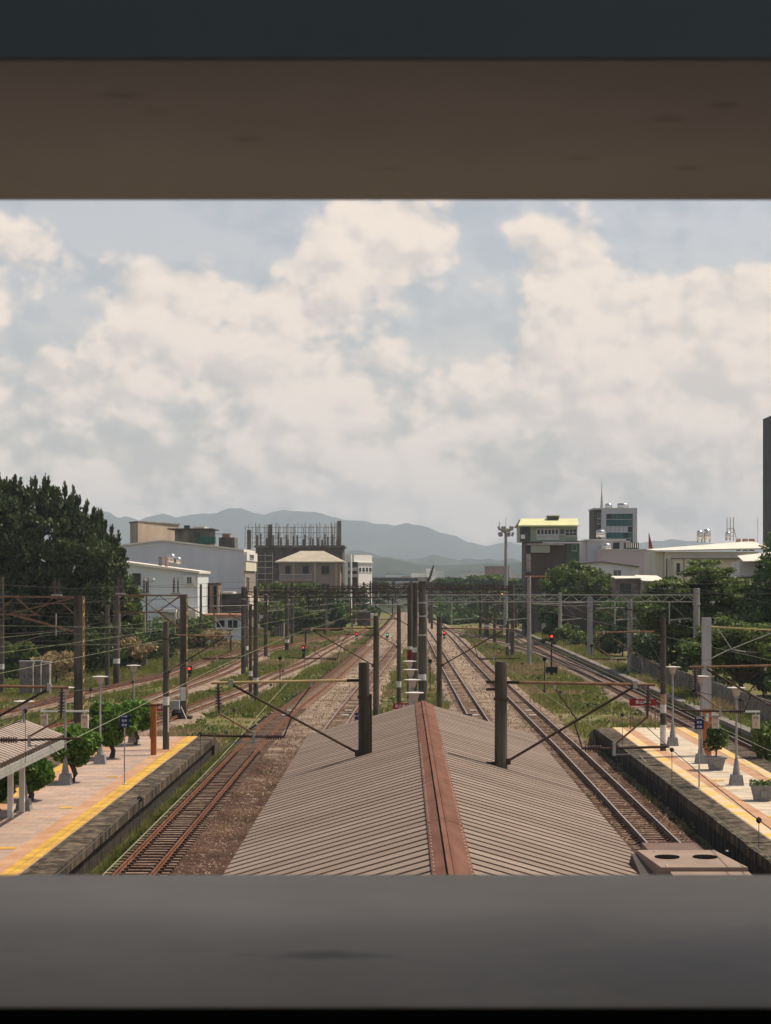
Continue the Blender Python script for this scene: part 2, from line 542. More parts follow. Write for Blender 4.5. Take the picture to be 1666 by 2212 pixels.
M['pinkwall'] = mat('pinkish_grey_wall', (.50, .42, .41), var=.06, scale=.2, rough=.8)
M['lavender'] = mat('pale_lavender_wall', (.52, .51, .53), var=.07, scale=.3, rough=.75)
M['greenwall'] = mat('pale_green_sheet', (.30, .34, .25), var=.08, scale=.4, stretch=(1, 1, .2), rough=.6)
M['darkgreen'] = mat('dark_green_sheet', (.075, .095, .075), var=.15, scale=.4, rough=.6)
M['greenroof'] = mat('yellow_green_roof', (.60, .60, .33), var=.08, scale=.5, rough=.45)
M['creamwall'] = mat('cream_sheet_wall', (.66, .61, .49), var=.07, scale=.4, stretch=(1, 1, .2), rough=.65)
M['tank'] = mat('stainless_tank', (.55, .53, .50), var=.1, scale=2, rough=.28, metal=.9)
M['towerdark'] = mat('dark_tower_tile', (.075, .068, .068), var=.12, scale=.3, rough=.7)
M['greynet'] = mat('green_tarpaulin', (.025, .115, .075), var=.3, scale=.6, rough=.7)
M['redsheet'] = mat('orange_sheet_roof', (.42, .20, .11), var=.15, scale=.6, rough=.6)
M['brick'] = mat('far_brick', (.34, .20, .15), var=.2, scale=.3, rough=.9)
M['fence'] = mat('fence_concrete', (.13, .115, .10), col2=(.24, .215, .185), scale=1.4, rough=.9)
M['bark'] = mat('bark', (.055, .040, .030), col2=(.11, .085, .065), scale=4, stretch=(1, 1, .3), rough=.95, bump=.4)
M['leaf_dark'] = leafmat('leaf_dark_conifer', (.030, .046, .016), (.088, .118, .038), trans=.2)
M['leaf_top'] = leafmat('leaf_topiary', (.06, .135, .016), (.145, .25, .038), island=.55, trans=.35)
M['leaf_mid'] = leafmat('leaf_broad', (.036, .07, .016), (.092, .145, .036), island=.55, trans=.3)
M['leaf_layer'] = leafmat('leaf_layered', (.06, .098, .020), (.15, .20, .048), island=.55, trans=.35)
M['leaf_bright'] = leafmat('leaf_bright', (.075, .125, .025), (.13, .18, .045), island=.5)
M['grass'] = leafmat('grass_blades', (.125, .15, .028), (.26, .26, .085), island=.45, trans=.45)
M['drygrass'] = leafmat('dry_grass', (.26, .19, .095), (.40, .31, .17), island=.4, trans=.4)
M['hill'] = mat('forested_hill', (.018, .030, .020), col2=(.045, .058, .036), scale=.004, detail=10, rough=1)
M['beam'] = mat('rough_concrete_soffit', (.40, .355, .42), col2=(.48, .43, .50), scale=5, detail=7, rough=.9)
M['sill'] = mat('worn_concrete_sill', (.46, .43, .38), col2=(.56, .53, .48), scale=4, detail=7, rough=.9)
def blotch(m, centre, size, col, amount):
    """a stain of its own shape on a surface"""
    nt = m.node_tree; b = nt.nodes['Principled BSDF']
    src = b.inputs['Base Color'].links[0].from_socket
    geo = nd(nt, 'ShaderNodeNewGeometry')
    mp = nd(nt, 'ShaderNodeMapping', vector_type='TEXTURE')
    mp.inputs['Location'].default_value = centre; mp.inputs['Scale'].default_value = size
    nt.links.new(geo.outputs['Position'], mp.inputs[0])
    ln = nd(nt, 'ShaderNodeVectorMath', operation='LENGTH'); nt.links.new(mp.outputs[0], ln.inputs[0])
    n = nd(nt, 'ShaderNodeTexNoise'); n.inputs['Scale'].default_value = 70; n.inputs['Detail'].default_value = 6
    nt.links.new(geo.outputs['Position'], n.inputs['Vector'])
    v = mth(nt, 'ADD', mth(nt, 'MULTIPLY', ln.outputs['Value'], .75), mth(nt, 'MULTIPLY', mth(nt, 'SUBTRACT', n.outputs['Fac'], .5), 2.2))
    fac = mth(nt, 'MULTIPLY', mth(nt, 'SUBTRACT', 1.0, v, clamp=True), amount)
    mx = nd(nt, 'ShaderNodeMix', data_type='RGBA')
    mx.inputs['B'].default_value = (*col, 1)
    nt.links.new(fac, mx.inputs['Factor']); nt.links.new(src, mx.inputs['A'])
    nt.links.new(mx.outputs['Result'], b.inputs['Base Color'])


M['sill'] = mat('worn_concrete_sill', (.46, .41, .335), col2=(.62, .555, .46), scale=9, detail=10, rough=.9, thr=(.3, .7))
blotch(M['sill'], (-.024, .512, HC - .1015), (.017, .005, .02), (.20, .18, .155), .75)
blotch(M['sill'], (.10, .50, HC - .1015), (.08, .05, .05), (.40, .38, .36), .6)
for cx_, cy_ in ((-.045, .56), (-.005, .60), (.055, .585), (.09, .60), (.088, .52), (-.075, .51), (-.068, .525), (.075, .535)):
    blotch(M['beam'], (cx_, cy_, HC + .1297), (.0045, .004, .02), (.16, .14, .14), .35)
M['skylight_blue_grey'] = mat('blue_grey_skylight_tint', (.26, .345, .41), var=.12, scale=2, rough=.9, spec=.0)  # bluish sky light on the upper inner face, put into the colour
M['shade_black'] = mat('near_black_shade', (.010, .009, .008), var=.2, rough=1, spec=0)  # near black stands in for shade on the lower inner face
M['corridor'] = mat('corridor_paint', (.30, .30, .29), var=.1, rough=.8)
M['pot'] = mat('grey_planter', (.24, .235, .23), var=.15, scale=6, rough=.8)
M['carbody'] = mat('dusty_brown_vehicle', (.15, .10, .075), var=.15, scale=2, rough=.6)
M['carpale'] = mat('dusty_vehicle_roof', (.27, .20, .155), var=.12, scale=2, rough=.6)
M['hiproof'] = mat('dull_hip_roof', (.40, .36, .28), var=.12, scale=.5, rough=.7)
M['wire'] = mat('copper_wire_green', (.21, .21, .12), var=.2, rough=.45)
M['wiredark'] = mat('dark_wire', (.06, .05, .045), var=.2, rough=.6)
M['redlight'] = emis('red_signal_light', (1.0, .05, .03), 2.5)
M['greenlight'] = emis('green_signal_light', (.03, .8, .55), 1.5)
M['orangelight'] = emis('orange_signal_light', (1.0, .28, .06), 3)

# ------------------------------------------------------------------ the footbridge the picture is taken from
br = thing('footbridge', 'shaded concrete footbridge wall with a viewing slot framing the tracks', 'footbridge', (0, 0.5, 8.8))
ZS, ZT = HC - .1561 * .65, HC + .1995 * .65
MB().box(-6, 6, .45, .65, 6.4, ZS).build('sill', M['sill'], br)
MB().box(-6, 6, .4755, .65, ZT, 10.4).build('lintel', M['beam'], br)
MB().box(-6, 6, .4735, .4750, ZT + .0006, 10.39).build('lintel_skylight_sheet', M['skylight_blue_grey'], br)  # added sheet, coloured like the beam's inner face under blue sky light
MB().box(-6, 6, .4480, .4495, 6.5, ZS - .0004).build('parapet_shade_sheet', M['shade_black'], br)  # added sheet, its black paints the shade on the parapet's inner face
MB().box(-6, 6, -2.6, 1.0, 10.41, 10.6).build('roof', M['corridor'], br)  # unseen roof, its overhang sized to keep the sun off the sill
MB().box(-6, 6, -2.6, 1.2, 6.2, 6.39).build('deck', M['shade_black'], br)
MB().box(-6, 6, -2.6, -2.4, 6.4, 9.3).build('back_parapet', M['corridor'], br)
MB().box(-6, 6, -2.59, -2.41, 9.9, 10.4).build('back_lintel', M['corridor'], br)

# ------------------------------------------------------------------ ground
def sheet(name, x0, x1, y0, y1, z, m, nx=1, ny=1, amp=0.0):
    xs = np.linspace(x0, x1, nx + 1); ys = np.linspace(y0, y1, ny + 1)
    gx, gy = np.meshgrid(xs, ys)
    gz = np.full_like(gx, z) + (nr.random(gx.shape) - .5) * 2 * amp
    v = np.stack([gx, gy, gz], -1).reshape(-1, 3)
    i = np.arange(nx * ny); r, c = i // nx, i % nx; a = r * (nx + 1) + c
    f = np.stack([a, a + 1, a + nx + 2, a + nx + 1], -1)
    return link(bpy.data.objects.new(name, mesh_np(name, v, f, m, True)))


tag(sheet('ground', -4000, 4000, -200, 10800, -.62, M['farland'], 24, 24), kind='structure')
tag(sheet('soil', -60, 60, -20, 520, -.46, M['soil'], 60, 270, .05), kind='structure')


# ------------------------------------------------------------------ tracks
def spline(pts, step=1.0):
    p = [pts[0]] + list(pts) + [pts[-1]]
    out = []
    for i in range(1, len(p) - 2):
        a, b, c, d = (np.array(q[:2], float) for q in p[i - 1:i + 3])
        n = max(2, int(np.linalg.norm(c - b) / step))
        for k in range(n):
            t = k / n
            out.append(.5 * ((2 * b) + (c - a) * t + (2 * a - 5 * b + 4 * c - d) * t * t + (3 * b - a - 3 * c + d) * t ** 3))
    out.append(np.array(p[-1][:2], float))
    return np.array(out)


def sweep(cl, prof):
    """profile of (offset to the right, z) along a centre line; closed section"""
    t = np.gradient(cl, axis=0); t /= np.linalg.norm(t, axis=1)[:, None]
    nrm = np.stack([t[:, 1], -t[:, 0]], 1)
    n, k = len(cl), len(prof)
    v = np.zeros((n, k, 3))
    for j, (o, z) in enumerate(prof):
        v[:, j, :2] = cl + nrm * o; v[:, j, 2] = z
    return v, nrm


def sweep_mesh(name, cl, prof, m, closed=True, jit=None):
    v, _ = sweep(cl, prof)
    n, k = v.shape[:2]
    if jit is not None:
        v[:, :, 2] += (nr.random((n, k)) - .5) * 2 * jit
        v[:, 0, 0] += (nr.random(n) - .5) * .5; v[:, -1, 0] += (nr.random(n) - .5) * .5
    kk = k if closed else k - 1
    a = (np.arange(n - 1)[:, None] * k + np.arange(kk)[None, :])
    b = (np.arange(n - 1)[:, None] * k + (np.arange(kk)[None, :] + 1) % k)
    f = np.stack([a, b, b + k, a + k], -1).reshape(-1, 4)
    return mesh_np(name, v.reshape(-1, 3), f, m)


sl_me = MB().box(-1.0, 1.0, -.11, .11, -.33, -.155).mesh('sleeper', M['sleeper'])
_sc = MB().box(-1.0, 1.0, -.11, .11, -.33, -.155)
for k_ in (-.70, -.43, .43, .70):
    _sc.box(k_ - .06, k_ + .06, -.07, .07, -.16, -.09)
slc_me = _sc.mesh('sleeper', M['sleeper'])          # with its rail fastenings
slc_me.materials.append(M['rustdark'])
for p_ in slc_me.polygons[6:]:
    p_.material_index = 1
TRACKS = {}
Z_BED = [0.0]


def track(pts, label, wl, wr, sl_from, sl_to, rusty=True, rail_top='railtop', sink=0.0):
    cl = spline(pts)
    root = thing('railway_track', label, 'track', (0, 0, 0), 'railway tracks of the station yard', 'structure')
    TRACKS[label] = (cl, wl, wr)
    dz = Z_BED[0]; Z_BED[0] += .008
    zt = -.215 - dz
    prof = [(-wl - .5, -.6), (-wl, zt - .07), (-1.25, zt), (0, zt - .01), (1.25, zt), (wr, zt - .07), (wr + .5, -.6)]
    prof = [prof[0], prof[1]] + [((prof[1][0] * (1 - t) + prof[2][0] * t), prof[1][1] * (1 - t) + prof[2][1] * t) for t in (.33, .66)] + prof[2:]
    link(bpy.data.objects.new('ballast', sweep_mesh('ballast', cl, prof, M['ballast_rust' if rusty else 'ballast'], False, .02)), root)
    for s in (-1, 1):
        o = s * .566
        rp = [(o - .065, -.15), (o - .065, -.13), (o - .014, -.115), (o - .014, -.045), (o - .036, -.035), (o - .036, -.004),
              (o + .036, -.004), (o + .036, -.035), (o + .014, -.045), (o + .014, -.115), (o + .065, -.13), (o + .065, -.15)]
        r = link(bpy.data.objects.new('rail', sweep_mesh('rail', cl, rp, M['rail'])), root)
        link(bpy.data.objects.new('rail_head', sweep_mesh('rail_head', cl, [(o - .034, -.004), (o - .03, 0), (o + .03, 0), (o + .034, -.004)], M[rail_top], False)), r)
    # sleepers
    d = np.r_[0, np.cumsum(np.linalg.norm(np.diff(cl, axis=0), axis=1))]
    s = np.arange(.3, d[-1], .6)
    sx, sy = np.interp(s, d, cl[:, 0]), np.interp(s, d, cl[:, 1])
    tx, ty = np.gradient(sx), np.gradient(sy)
    fv, ff = [], []
    base = np.array([v.co[:] for v in sl_me.vertices])
    bf = np.array([p.vertices[:] for p in sl_me.polygons])
    for i in range(len(s)):
        ang = math.atan2(-tx[i], ty[i])
        z = rnd.uniform(-.012, .012) - sink - dz
        if sl_from <= sy[i] <= sl_to:
            put('sleeper', slc_me if sy[i] < 100 else sl_me, root, (sx[i], sy[i], z), (0, 0, ang + rnd.uniform(-.01, .01)))
        elif sy[i] > sl_to and sy[i] < 260:
            ca, sa = math.cos(ang), math.sin(ang)
            R = np.array([[ca, -sa, 0], [sa, ca, 0], [0, 0, 1]])
            ff.append(bf + len(fv) * 8); fv.append(base @ R.T + (sx[i], sy[i], z))
    if fv:
        tag(link(bpy.data.objects.new('far_sleepers', mesh_np('far_sleepers', np.concatenate(fv), np.concatenate(ff), M['sleeper'])), root), kind='stuff')
    return root


def gp(*pts):
    return [G(x, y) for x, y in pts]


track([(-8.25, 30), (-8.25, 80), (-8.2, 112), (-7.75, 135), (-6.7, 168), (-5.15, 232), (-4.0, 298), (-2.6, 380), (-1.0, 520)],
      'rusty railway track beside the left platform edge', .75, 2.6, 52, 134, rail_top='rail')
track([(-4.6, 30), (-4.5, 80), (-4.15, 113), (-3.15, 160), (-.75, 262), (.1, 310), (1.0, 380), (1.6, 520)],
      'railway track just left of the central canopy', 1.9, 1.5, 60, 142, sink=.05)
track([(5.0, 25), (5.0, 90), (4.9, 118), (4.55, 200), (4.3, 290), (3.6, 400), (2.9, 520)],
      'railway track just right of the central canopy', 1.5, 2.2, 66, 142, sink=.05)
track([(8.9, 25), (8.9, 90), (8.75, 120), (8.3, 200), (8.05, 300), (7.2, 400), (6.0, 520)],
      'railway track beside the dark left wall of the right platform', 2.0, 1.5, 58, 142, sink=.045)
track([(18.2, 40), (18.2, 120), (18.1, 250), (17.9, 380), (16.5, 520)],
      'railway track between the right platform and the low old platform', 1.4, 1.3, 62, 142)
track([(8.05, 345), (9.6, 320), (13.0, 285), (15.3, 255), (16.8, 225), (17.9, 185), (18.15, 160)],
      'crossover track joining the right platform track to its neighbour', 1.3, 1.3, 0, 0, rusty=False, sink=.06)
track([(-17.8, 40), (-17.8, 90), (-17.0, 108)] + [g[:2] for g in gp((339.5, 1554), (405.5, 1529.5), (540, 1481.5), (600, 1453), (659, 1430), (694, 1409), (730, 1390), (775, 1367), (806, 1356))],
      'railway track curving away behind the left platform end', 1.5, 1.5, 100, 190, rusty=False, rail_top='rail', sink=.075)
track([(-23.5, 85), (-21.0, 115)] + [g[:2] for g in gp((306, 1513), (377, 1488), (474, 1453), (524, 1429), (567, 1408), (640, 1390), (733, 1373), (806, 1361))],
      'middle siding track crossing the left grass', 1.4, 1.4, 120, 200, rusty=False, rail_top='rail', sink=.085)
track([(-31, 105)] + [g[:2] for g in gp((0, 1537), (91, 1517), (157, 1500), (244, 1481), (351, 1458), (405, 1438), (460, 1421), (524, 1405.5), (575, 1397), (640, 1390.5))],
      'outermost siding track along the left undergrowth', 1.1, 1.1, 120, 200, rusty=False, rail_top='rail', sink=.09)

# ------------------------------------------------------------------ platforms
PZ = .7


def platform(label, xl, xr, y0, y1, top, edges):
    """edges: list of (side, worn) ; side -1: left edge, +1: right edge"""
    root = thing('platform', label, 'platform', ((xl + xr) / 2, (y0 + y1) / 2, 0), 'station platforms', 'structure')
    il = xl + (.92 if -1 in [e[0] for e in edges] else 0); ir = xr - (.92 if 1 in [e[0] for e in edges] else 0)
    MB().box(xl + .18, xr - .18, y0, y1 - .25, -.6, .33).build('platform_wall', M['wall_shade_stain'], root)
    MB().box(il, ir, y0, y1, .335, PZ).build('paving', top, root)
    L = 2.0
    cm = MB().box(0, .915, 0, L - .018, -.36, 0).mesh('coping_stone', M['coping'])
    T = .6
    tm = MB().box(0, .5, 0, T - .015, 0, .012).mesh('tactile_tile', M['yellow'])
    tw = MB().box(0, .5, 0, T - .015, 0, .012).mesh('tactile_tile', M['yellow_worn'])
    for side, worn in edges:
        n = int((y1 - y0) / L)
        for i in range(n):
            yy = y1 - (i + 1) * L
            if yy < 40: break
            put('coping_stone', cm, root, ((xl if side < 0 else xr - .915) - root.location.x + rnd.uniform(-.012, .012), yy - root.location.y, PZ - .006 + rnd.uniform(-.01, .006)))
        if y0 < 40:
            x_ = xl if side < 0 else xr - .915
            MB().box(x_, x_ + .915, y0, y1 - (i * L if yy < 40 else 0) - .02, .335, PZ - .01).build('near_coping', M['coping'], root)
        tx = xl + .95 if side < 0 else xr - .95 - .5
        for i in range(int((y1 - 44) / T)):
            put('tactile_tile', tw if worn else tm, root, (tx - root.location.x, y1 - (i + 1) * T - root.location.y, PZ + .002))
        sx = xl + 1.47 if side < 0 else xr - 1.47 - .52
        MB().box(sx, sx + .52, y0, y1 - .05, PZ + .0005, PZ + .005).build('painted_strip', M['strip'], root)
    return root


PL = platform('pink paved left platform with yellow edge tiles', -16.2, -9.84, 20, 99.8, M['pink'], [(1, False), (-1, False)])
PR = platform('cream paved right platform with worn edge tiles and two planters', 10.75, 16.65, 20, 105.7, M['cream'], [(-1, True), (1, True)])
PC = platform('central platform hidden under the folded metal canopy', -2.5, 3.45, 5, 103, M['cream'], [(-1, False), (1, False)])
bm = MB().box(-.24, .24, -.24, .24, 0, .012).mesh('boarding_mark', M['yellow'])
for yy in (58.4, 68.7, 79.5, 93.2):
    put('boarding_mark', bm, PL, (-12.15 - PL.location.x, yy - PL.location.y, PZ + .002))
for xx, yy in ((12.95, 66), (12.95, 78), (14.3, 72), (14.35, 88), (12.95, 92)):
    put('boarding_mark', bm, PR, (xx - PR.location.x, yy - PR.location.y, PZ + .002))
# broken concrete ramp ends
MB().hexa([(-10.9, 99.85, -.5), (-9.9, 99.85, -.5), (-9.7, 102.0, -.55), (-10.9, 102.4, -.55), (-10.9, 99.85, .62), (-9.9, 99.85, .6), (-9.75, 101.5, .18), (-10.9, 101.9, .1)]).build('broken_end', M['coping'], PL)
MB().hexa([(10.75, 105.75, -.5), (11.9, 105.75, -.5), (11.9, 108.2, -.55), (10.5, 107.8, -.55), (10.75, 105.75, .66), (11.9, 105.75, .66), (11.9, 107.6, .35), (10.6, 107.2, .3)]).build('broken_end', M['coping'], PR)

old = thing('old_platform', 'low overgrown old platform strip along the right fence', 'platform', (20.5, 150, 0), None, 'structure')
MB().box(19.55, 21.6, 45, 340, -.6, .20).build('earth_fill', M['soil'], old)
ocm = MB().box(0, .62, 0, 2.97, -.22, .0).mesh('edge_slab', M['fence'])
MB().box(19.62, 19.9, 45, 330, -.6, .12).build('edge_wall', M['wall_shade_stain'], old)
for i in range(92):
    put('edge_slab', ocm, old, (19.5 - 20.5 + rnd.uniform(-.02, .02), 50 + i * 3 - 150, .36 + rnd.uniform(-.015, .01)))

# ------------------------------------------------------------------ canopies of folded sheet
def canopy(label, xl, xr, zr, ze, y0, y1, pitch, cap, columns, m_panel, fascia, over=.25):
    xc = (xl + xr) / 2
    root = thing('platform_canopy', label, 'canopy', (xc, (y0 + y1) / 2, PZ))
    dep = .17
    prof = [(0, 0), (.20, 0), (.215, dep * 1.01), (.52, dep), (.94, dep), (1, 0)]
    hw = (xr - xl) / 2
    for s in (-1, 1):
        mb = MB()
        v = []
        for e in (0.05, 1.0):
            for lay in (0, -.03):
                for t, h in prof:
                    v.append((s * hw * e, t * pitch, -(zr - ze) * e + h + lay))
        k = len(prof)
        f = []
        for i in range(k - 1):
            f.append((i, i + 1, 2 * k + i + 1, 2 * k + i)); f.append((k + i, k + i + 1, 3 * k + i + 1, 3 * k + i))
            f.append((2 * k + i, 2 * k + i + 1, 3 * k + i + 1, 3 * k + i)); f.append((i, i + 1, k + i + 1, k + i))
        mb.add(v, f)
        me = mb.mesh('roof_panel', m_panel)
        n = int((y1 - y0) / pitch)
        for i in range(n):
            put('roof_panel', me, root, (0, y1 - (i + 1) * pitch - root.location.y, zr - PZ))
    # ridge cap in lengths
    if cap:
        wl_, wr_ = cap; L = 2.9
        sl = (zr - ze) / hw
        n = int((y1 - y0) / L) + 1
        for i in range(n):
            a = y1 + .12 - i * L; b = max(y0, a - L + .012)
            if a <= y0: break
            zz = zr + .20 + (i % 2) * .003
            MB().hexa([(xc - wl_, b, zz - .03 - sl * wl_), (xc - .012, b, zz - .03), (xc - .012, a, zz - .03), (xc - wl_, a, zz - .03 - sl * wl_),
                       (xc - wl_, b, zz - sl * wl_), (xc - .012, b, zz), (xc - .012, a, zz), (xc - wl_, a, zz - sl * wl_)]).build('ridge_cap', M['cap'], root)
            MB().hexa([(xc + .012, b, zz - .03), (xc + wr_, b, zz - .03 - sl * wr_), (xc + wr_, a, zz - .03 - sl * wr_), (xc + .012, a, zz - .03),
                       (xc + .012, b, zz + .035), (xc + wr_, b, zz - sl * wr_), (xc + wr_, a, zz - sl * wr_), (xc + .012, a, zz + .035)]).build('ridge_cap', M['cap'], root)
            MB().box(xc + .095, xc + .135, b, a, zz + .002 - sl * .1, zz + .045 - sl * .1).build('cap_roll', M['cap'], root)
            if i >= 5:
                rb = MB()
                yy = b + .1
                r_ = put('rivet', RIV, root, (wr_ - .035, b + .1 - root.location.y, zz - sl * wr_ + .008 - PZ))
                for q in range(8):
                    put('rivet', RIV, root, (wr_ - .035, b + .1 + q * .34 - root.location.y, zz - sl * (wr_ - .035) + .003 - PZ))
                    put('rivet', RIV, root, (-wl_ + .03, b + .1 + q * .34 - root.location.y, zz - sl * (wl_ - .03) + .003 - PZ))
    # gable trim, gutters, columns
    for s in (-1, 1):
        MB().bar((xc, y1 + .04, zr + .09), (xc + s * hw, y1 + .04, ze + .09), .09, .16).build('gable_trim', m_panel, root)
        if fascia:
            MB().box(xc + s * (hw + .02), xc + s * (hw + .07), y0, y1, ze - .3, ze - .01).build('fascia_board', M['postgrey'], root)
        else:
            MB().box(xc + s * hw - .05, xc + s * hw + .05, y0, y1 - .1, ze - .16, ze - .05).build('gutter', m_panel, root)
    for cx, cy in columns:
        MB().box(cx - .09, cx + .09, cy - .09, cy + .09, PZ, ze + (zr - ze) * (1 - abs(cx - xc) / hw) - .06).build('column', M['white'], root)
    MB().box(xc - .06, xc + .06, y0, y1, zr - .25, zr - .06).build('ridge_beam', M['galv'], root)
    return root


RIV = MB().lathe([(.011, 0), (.011, .006), (.004, .010)], n=6).mesh('rivet', M['rivet'])
canopy('long folded-sheet canopy with brown ridge cap over the central platform', -2.95, 4.1, 4.98, 3.97, 20, 59, .535, (.19, .38),
       [(.5 + dx, yy) for yy in (30, 37, 44, 51, 57.5) for dx in (-2.0, 2.0)], M['roof'], False)
canopy('small pale folded-sheet shelter roof on white posts on the left platform', -15.2, -12.3, 3.75, 3.2, 40, 68.6, .46, None,
       [(-13.6, 65.8), (-13.52, 67.4), (-13.6, 57), (-13.6, 48)], mat('pale_folded_sheet', (.27, .215, .18), col2=(.37, .30, .255), scale=.7, rough=.8, spec=.06), True)

# ------------------------------------------------------------------ hills and mountains
def lerp_profile(pts, x):
    xs = [p[0] for p in pts]; ys = [p[1] for p in pts]
    return np.interp(x, xs, ys)


def fbm(x, y, octs=5, seed=0):
    r = np.random.default_rng(seed); out = np.zeros_like(x); a = 1.0
    for o in range(octs):
        for _ in range(4):
            th = r.random() * 6.283; ph = r.random() * 6.283; fr = (2 ** o)
            out += a * np.sin((x * math.cos(th) + y * math.sin(th)) * fr + ph) * .35
        a *= .52
    return out


def range_mesh(name, label, prof, Y0, depth, base_y, seed, rough):
    nx, ny = 1300, 22
    px = np.linspace(-900, 2700, nx)
    ridge = (YH - lerp_profile(prof, px)) / F * Y0 + HC
    X = (px - XV) / F * Y0
    ridge = ridge + fbm(X / (Y0 * .012), X * 0, 5, seed + 5) * Y0 * .0016
    V = np.linspace(-1, 1, ny)
    gx, gv = np.meshgrid(X, V)
    h = ridge[None, :] * np.clip(1 - np.abs(gv) ** 1.25, 0, 1)
    spur = fbm(gx / (Y0 * .028), gv * 2.2, 6, seed)
    h = h + spur * rough * (1 - np.abs(gv)) * np.abs(gv) * 3.2 * ridge[None, :] * .35
    v = np.stack([gx, Y0 + gv * depth + fbm(gx / (Y0 * .05), gv, 3, seed + 1) * depth * .12, np.maximum(h - 2, -2.5)], -1).reshape(-1, 3)
    i = np.arange((nx - 1) * (ny - 1)); r, c = i // (nx - 1), i % (nx - 1); a = r * nx + c
    f = np.stack([a, a + 1, a + nx + 1, a + nx], -1)
    return tag(link(bpy.data.objects.new(name, mesh_np(name, v, f, M['hill'], True))), kind='structure')


range_mesh('mountain_range', '', [(-900, 1170), (0, 1150), (100, 1130), (180, 1120), (225, 1111), (240, 1106), (262, 1118), (285, 1112), (310, 1121), (350, 1107), (362, 1104), (385, 1112), (430, 1109), (470, 1105), (490, 1096), (502, 1093), (525, 1098), (545, 1106), (570, 1111), (590, 1104), (610, 1101), (632, 1104), (650, 1101), (690, 1104), (720, 1116), (745, 1120), (790, 1127), (815, 1138), (850, 1137), (880, 1136), (920, 1143), (950, 1147), (985, 1153), (1010, 1163), (1050, 1168), (1100, 1160), (1140, 1172), (1250, 1176), (1400, 1168), (1460, 1160), (1520, 1166), (1600, 1180), (1700, 1190), (2700, 1200)],
           8800, 1500, 1250, 3, .8)
range_mesh('hill', '', [(-900, 1215), (300, 1215), (650, 1205), (720, 1196), (755, 1188), (776, 1184), (810, 1188), (846, 1193), (878, 1201), (901, 1201), (935, 1194), (966, 1198), (992, 1202), (1005, 1198), (1031, 1204), (1057, 1200), (1076, 1206), (1102, 1202), (1133, 1205), (1250, 1207), (1500, 1203), (1700, 1210), (2700, 1215)],
           5200, 700, 1250, 9, .9)
range_mesh('hill', '', [(-900, 1232), (500, 1228), (700, 1215), (780, 1207), (807, 1205), (844, 1205), (878, 1212), (914, 1219), (960, 1217), (1000, 1213), (1050, 1212), (1100, 1216), (1150, 1214), (1250, 1220), (1700, 1226), (2700, 1232)],
           3300, 500, 1250, 15, .9)

# ------------------------------------------------------------------ haze: the air between here and the mountains
hz = MB().box(-4100, 4100, -250, 10900, -5, 430).build('haze', bpy.data.materials.new('haze_air'))
hm = hz.data.materials[0]
hm.use_nodes = True
hm.node_tree.nodes.clear()
ho = nd(hm.node_tree, 'ShaderNodeOutputMaterial')
hv = nd(hm.node_tree, 'ShaderNodeVolumePrincipled')
hv.inputs['Color'].default_value = (.76, .88, 1.0, 1)
hv.inputs['Density'].default_value = 1.25e-4
hv.inputs['Anisotropy'].default_value = 0.0
hm.node_tree.links.new(hv.outputs[0], ho.inputs['Volume'])
tag(hz, kind='stuff')

# ------------------------------------------------------------------ catenary poles
def px_h(y, Y):
    return HC - (y - YH) / F * Y


def insulator(p, q, parent, r=.075, name='insulator'):
    """ribbed insulator rod between two points"""
    p = Vector(p); q = Vector(q); L = (q - p).length; d = (q - p).normalized()
    mb = MB()
    pts, rad = [], []
    n = 7
    for i in range(n):
        a = .14 + .72 * i / n; b = .14 + .72 * (i + .42) / n; c = .14 + .72 * (i + .5) / n; e = .14 + .72 * (i + 1) / n - .004
        pts += [p + d * L * a, p + d * L * b, p + d * L * c, p + d * L * e]; rad += [r * 1.35, r * 1.35, r * .55, r * .55]
    pts = [p, p + d * L * .13] + pts + [p + d * L * .87, q]
    rad = [r * .5, r * .5] + rad + [r * .5, r * .5]
    return mb.path(pts, rad, 8).build(name, M['insul'], parent)


POLE_N = [0]


def pole(label, x, ytop, base, w, m='pole', group='concrete catenary poles', plate=None, sq=False, taper=.88, Y=None, gz=-.4, X=None):
    """round concrete pole; base: photo y of its foot (height gz) or give Y"""
    if Y is None:
        g = G(x, base, gz)
        Y = g[1]
    X = (x - XV) / F * Y if X is None else X
    zt = px_h(ytop, Y)
    r = w / F * Y / 2
    root = thing('catenary_pole', label, 'pole', (X, Y, gz), group)
    if sq:
        MB().box(X - r, X + r, Y - r, Y + r, gz - .1, zt).build('post', M[m], root)
    else:
        MB().lathe([(r / taper ** .5, -.1), (r * taper ** .5, zt - gz - .06), (r * taper ** .5 * .93, zt - gz)], n=14).build('post', M[m], root, smooth=False, world=False)
    root['_r'] = r
    if plate:
        zp = px_h(plate, Y)
        MB().lathe([(r * 1.05, 0), (r * 1.05, .42)], (0, 0, zp - gz - .21), n=14).build('number_band', M['plate'], root, world=False)
    # steel collar near the top
    if w > 9:
        MB().lathe([(r * 1.12, 0), (r * 1.12, .07)], (0, 0, (zt - gz) * .86), n=14).build('collar', M['rustdark'], root, world=False)
    return root, X, Y, r


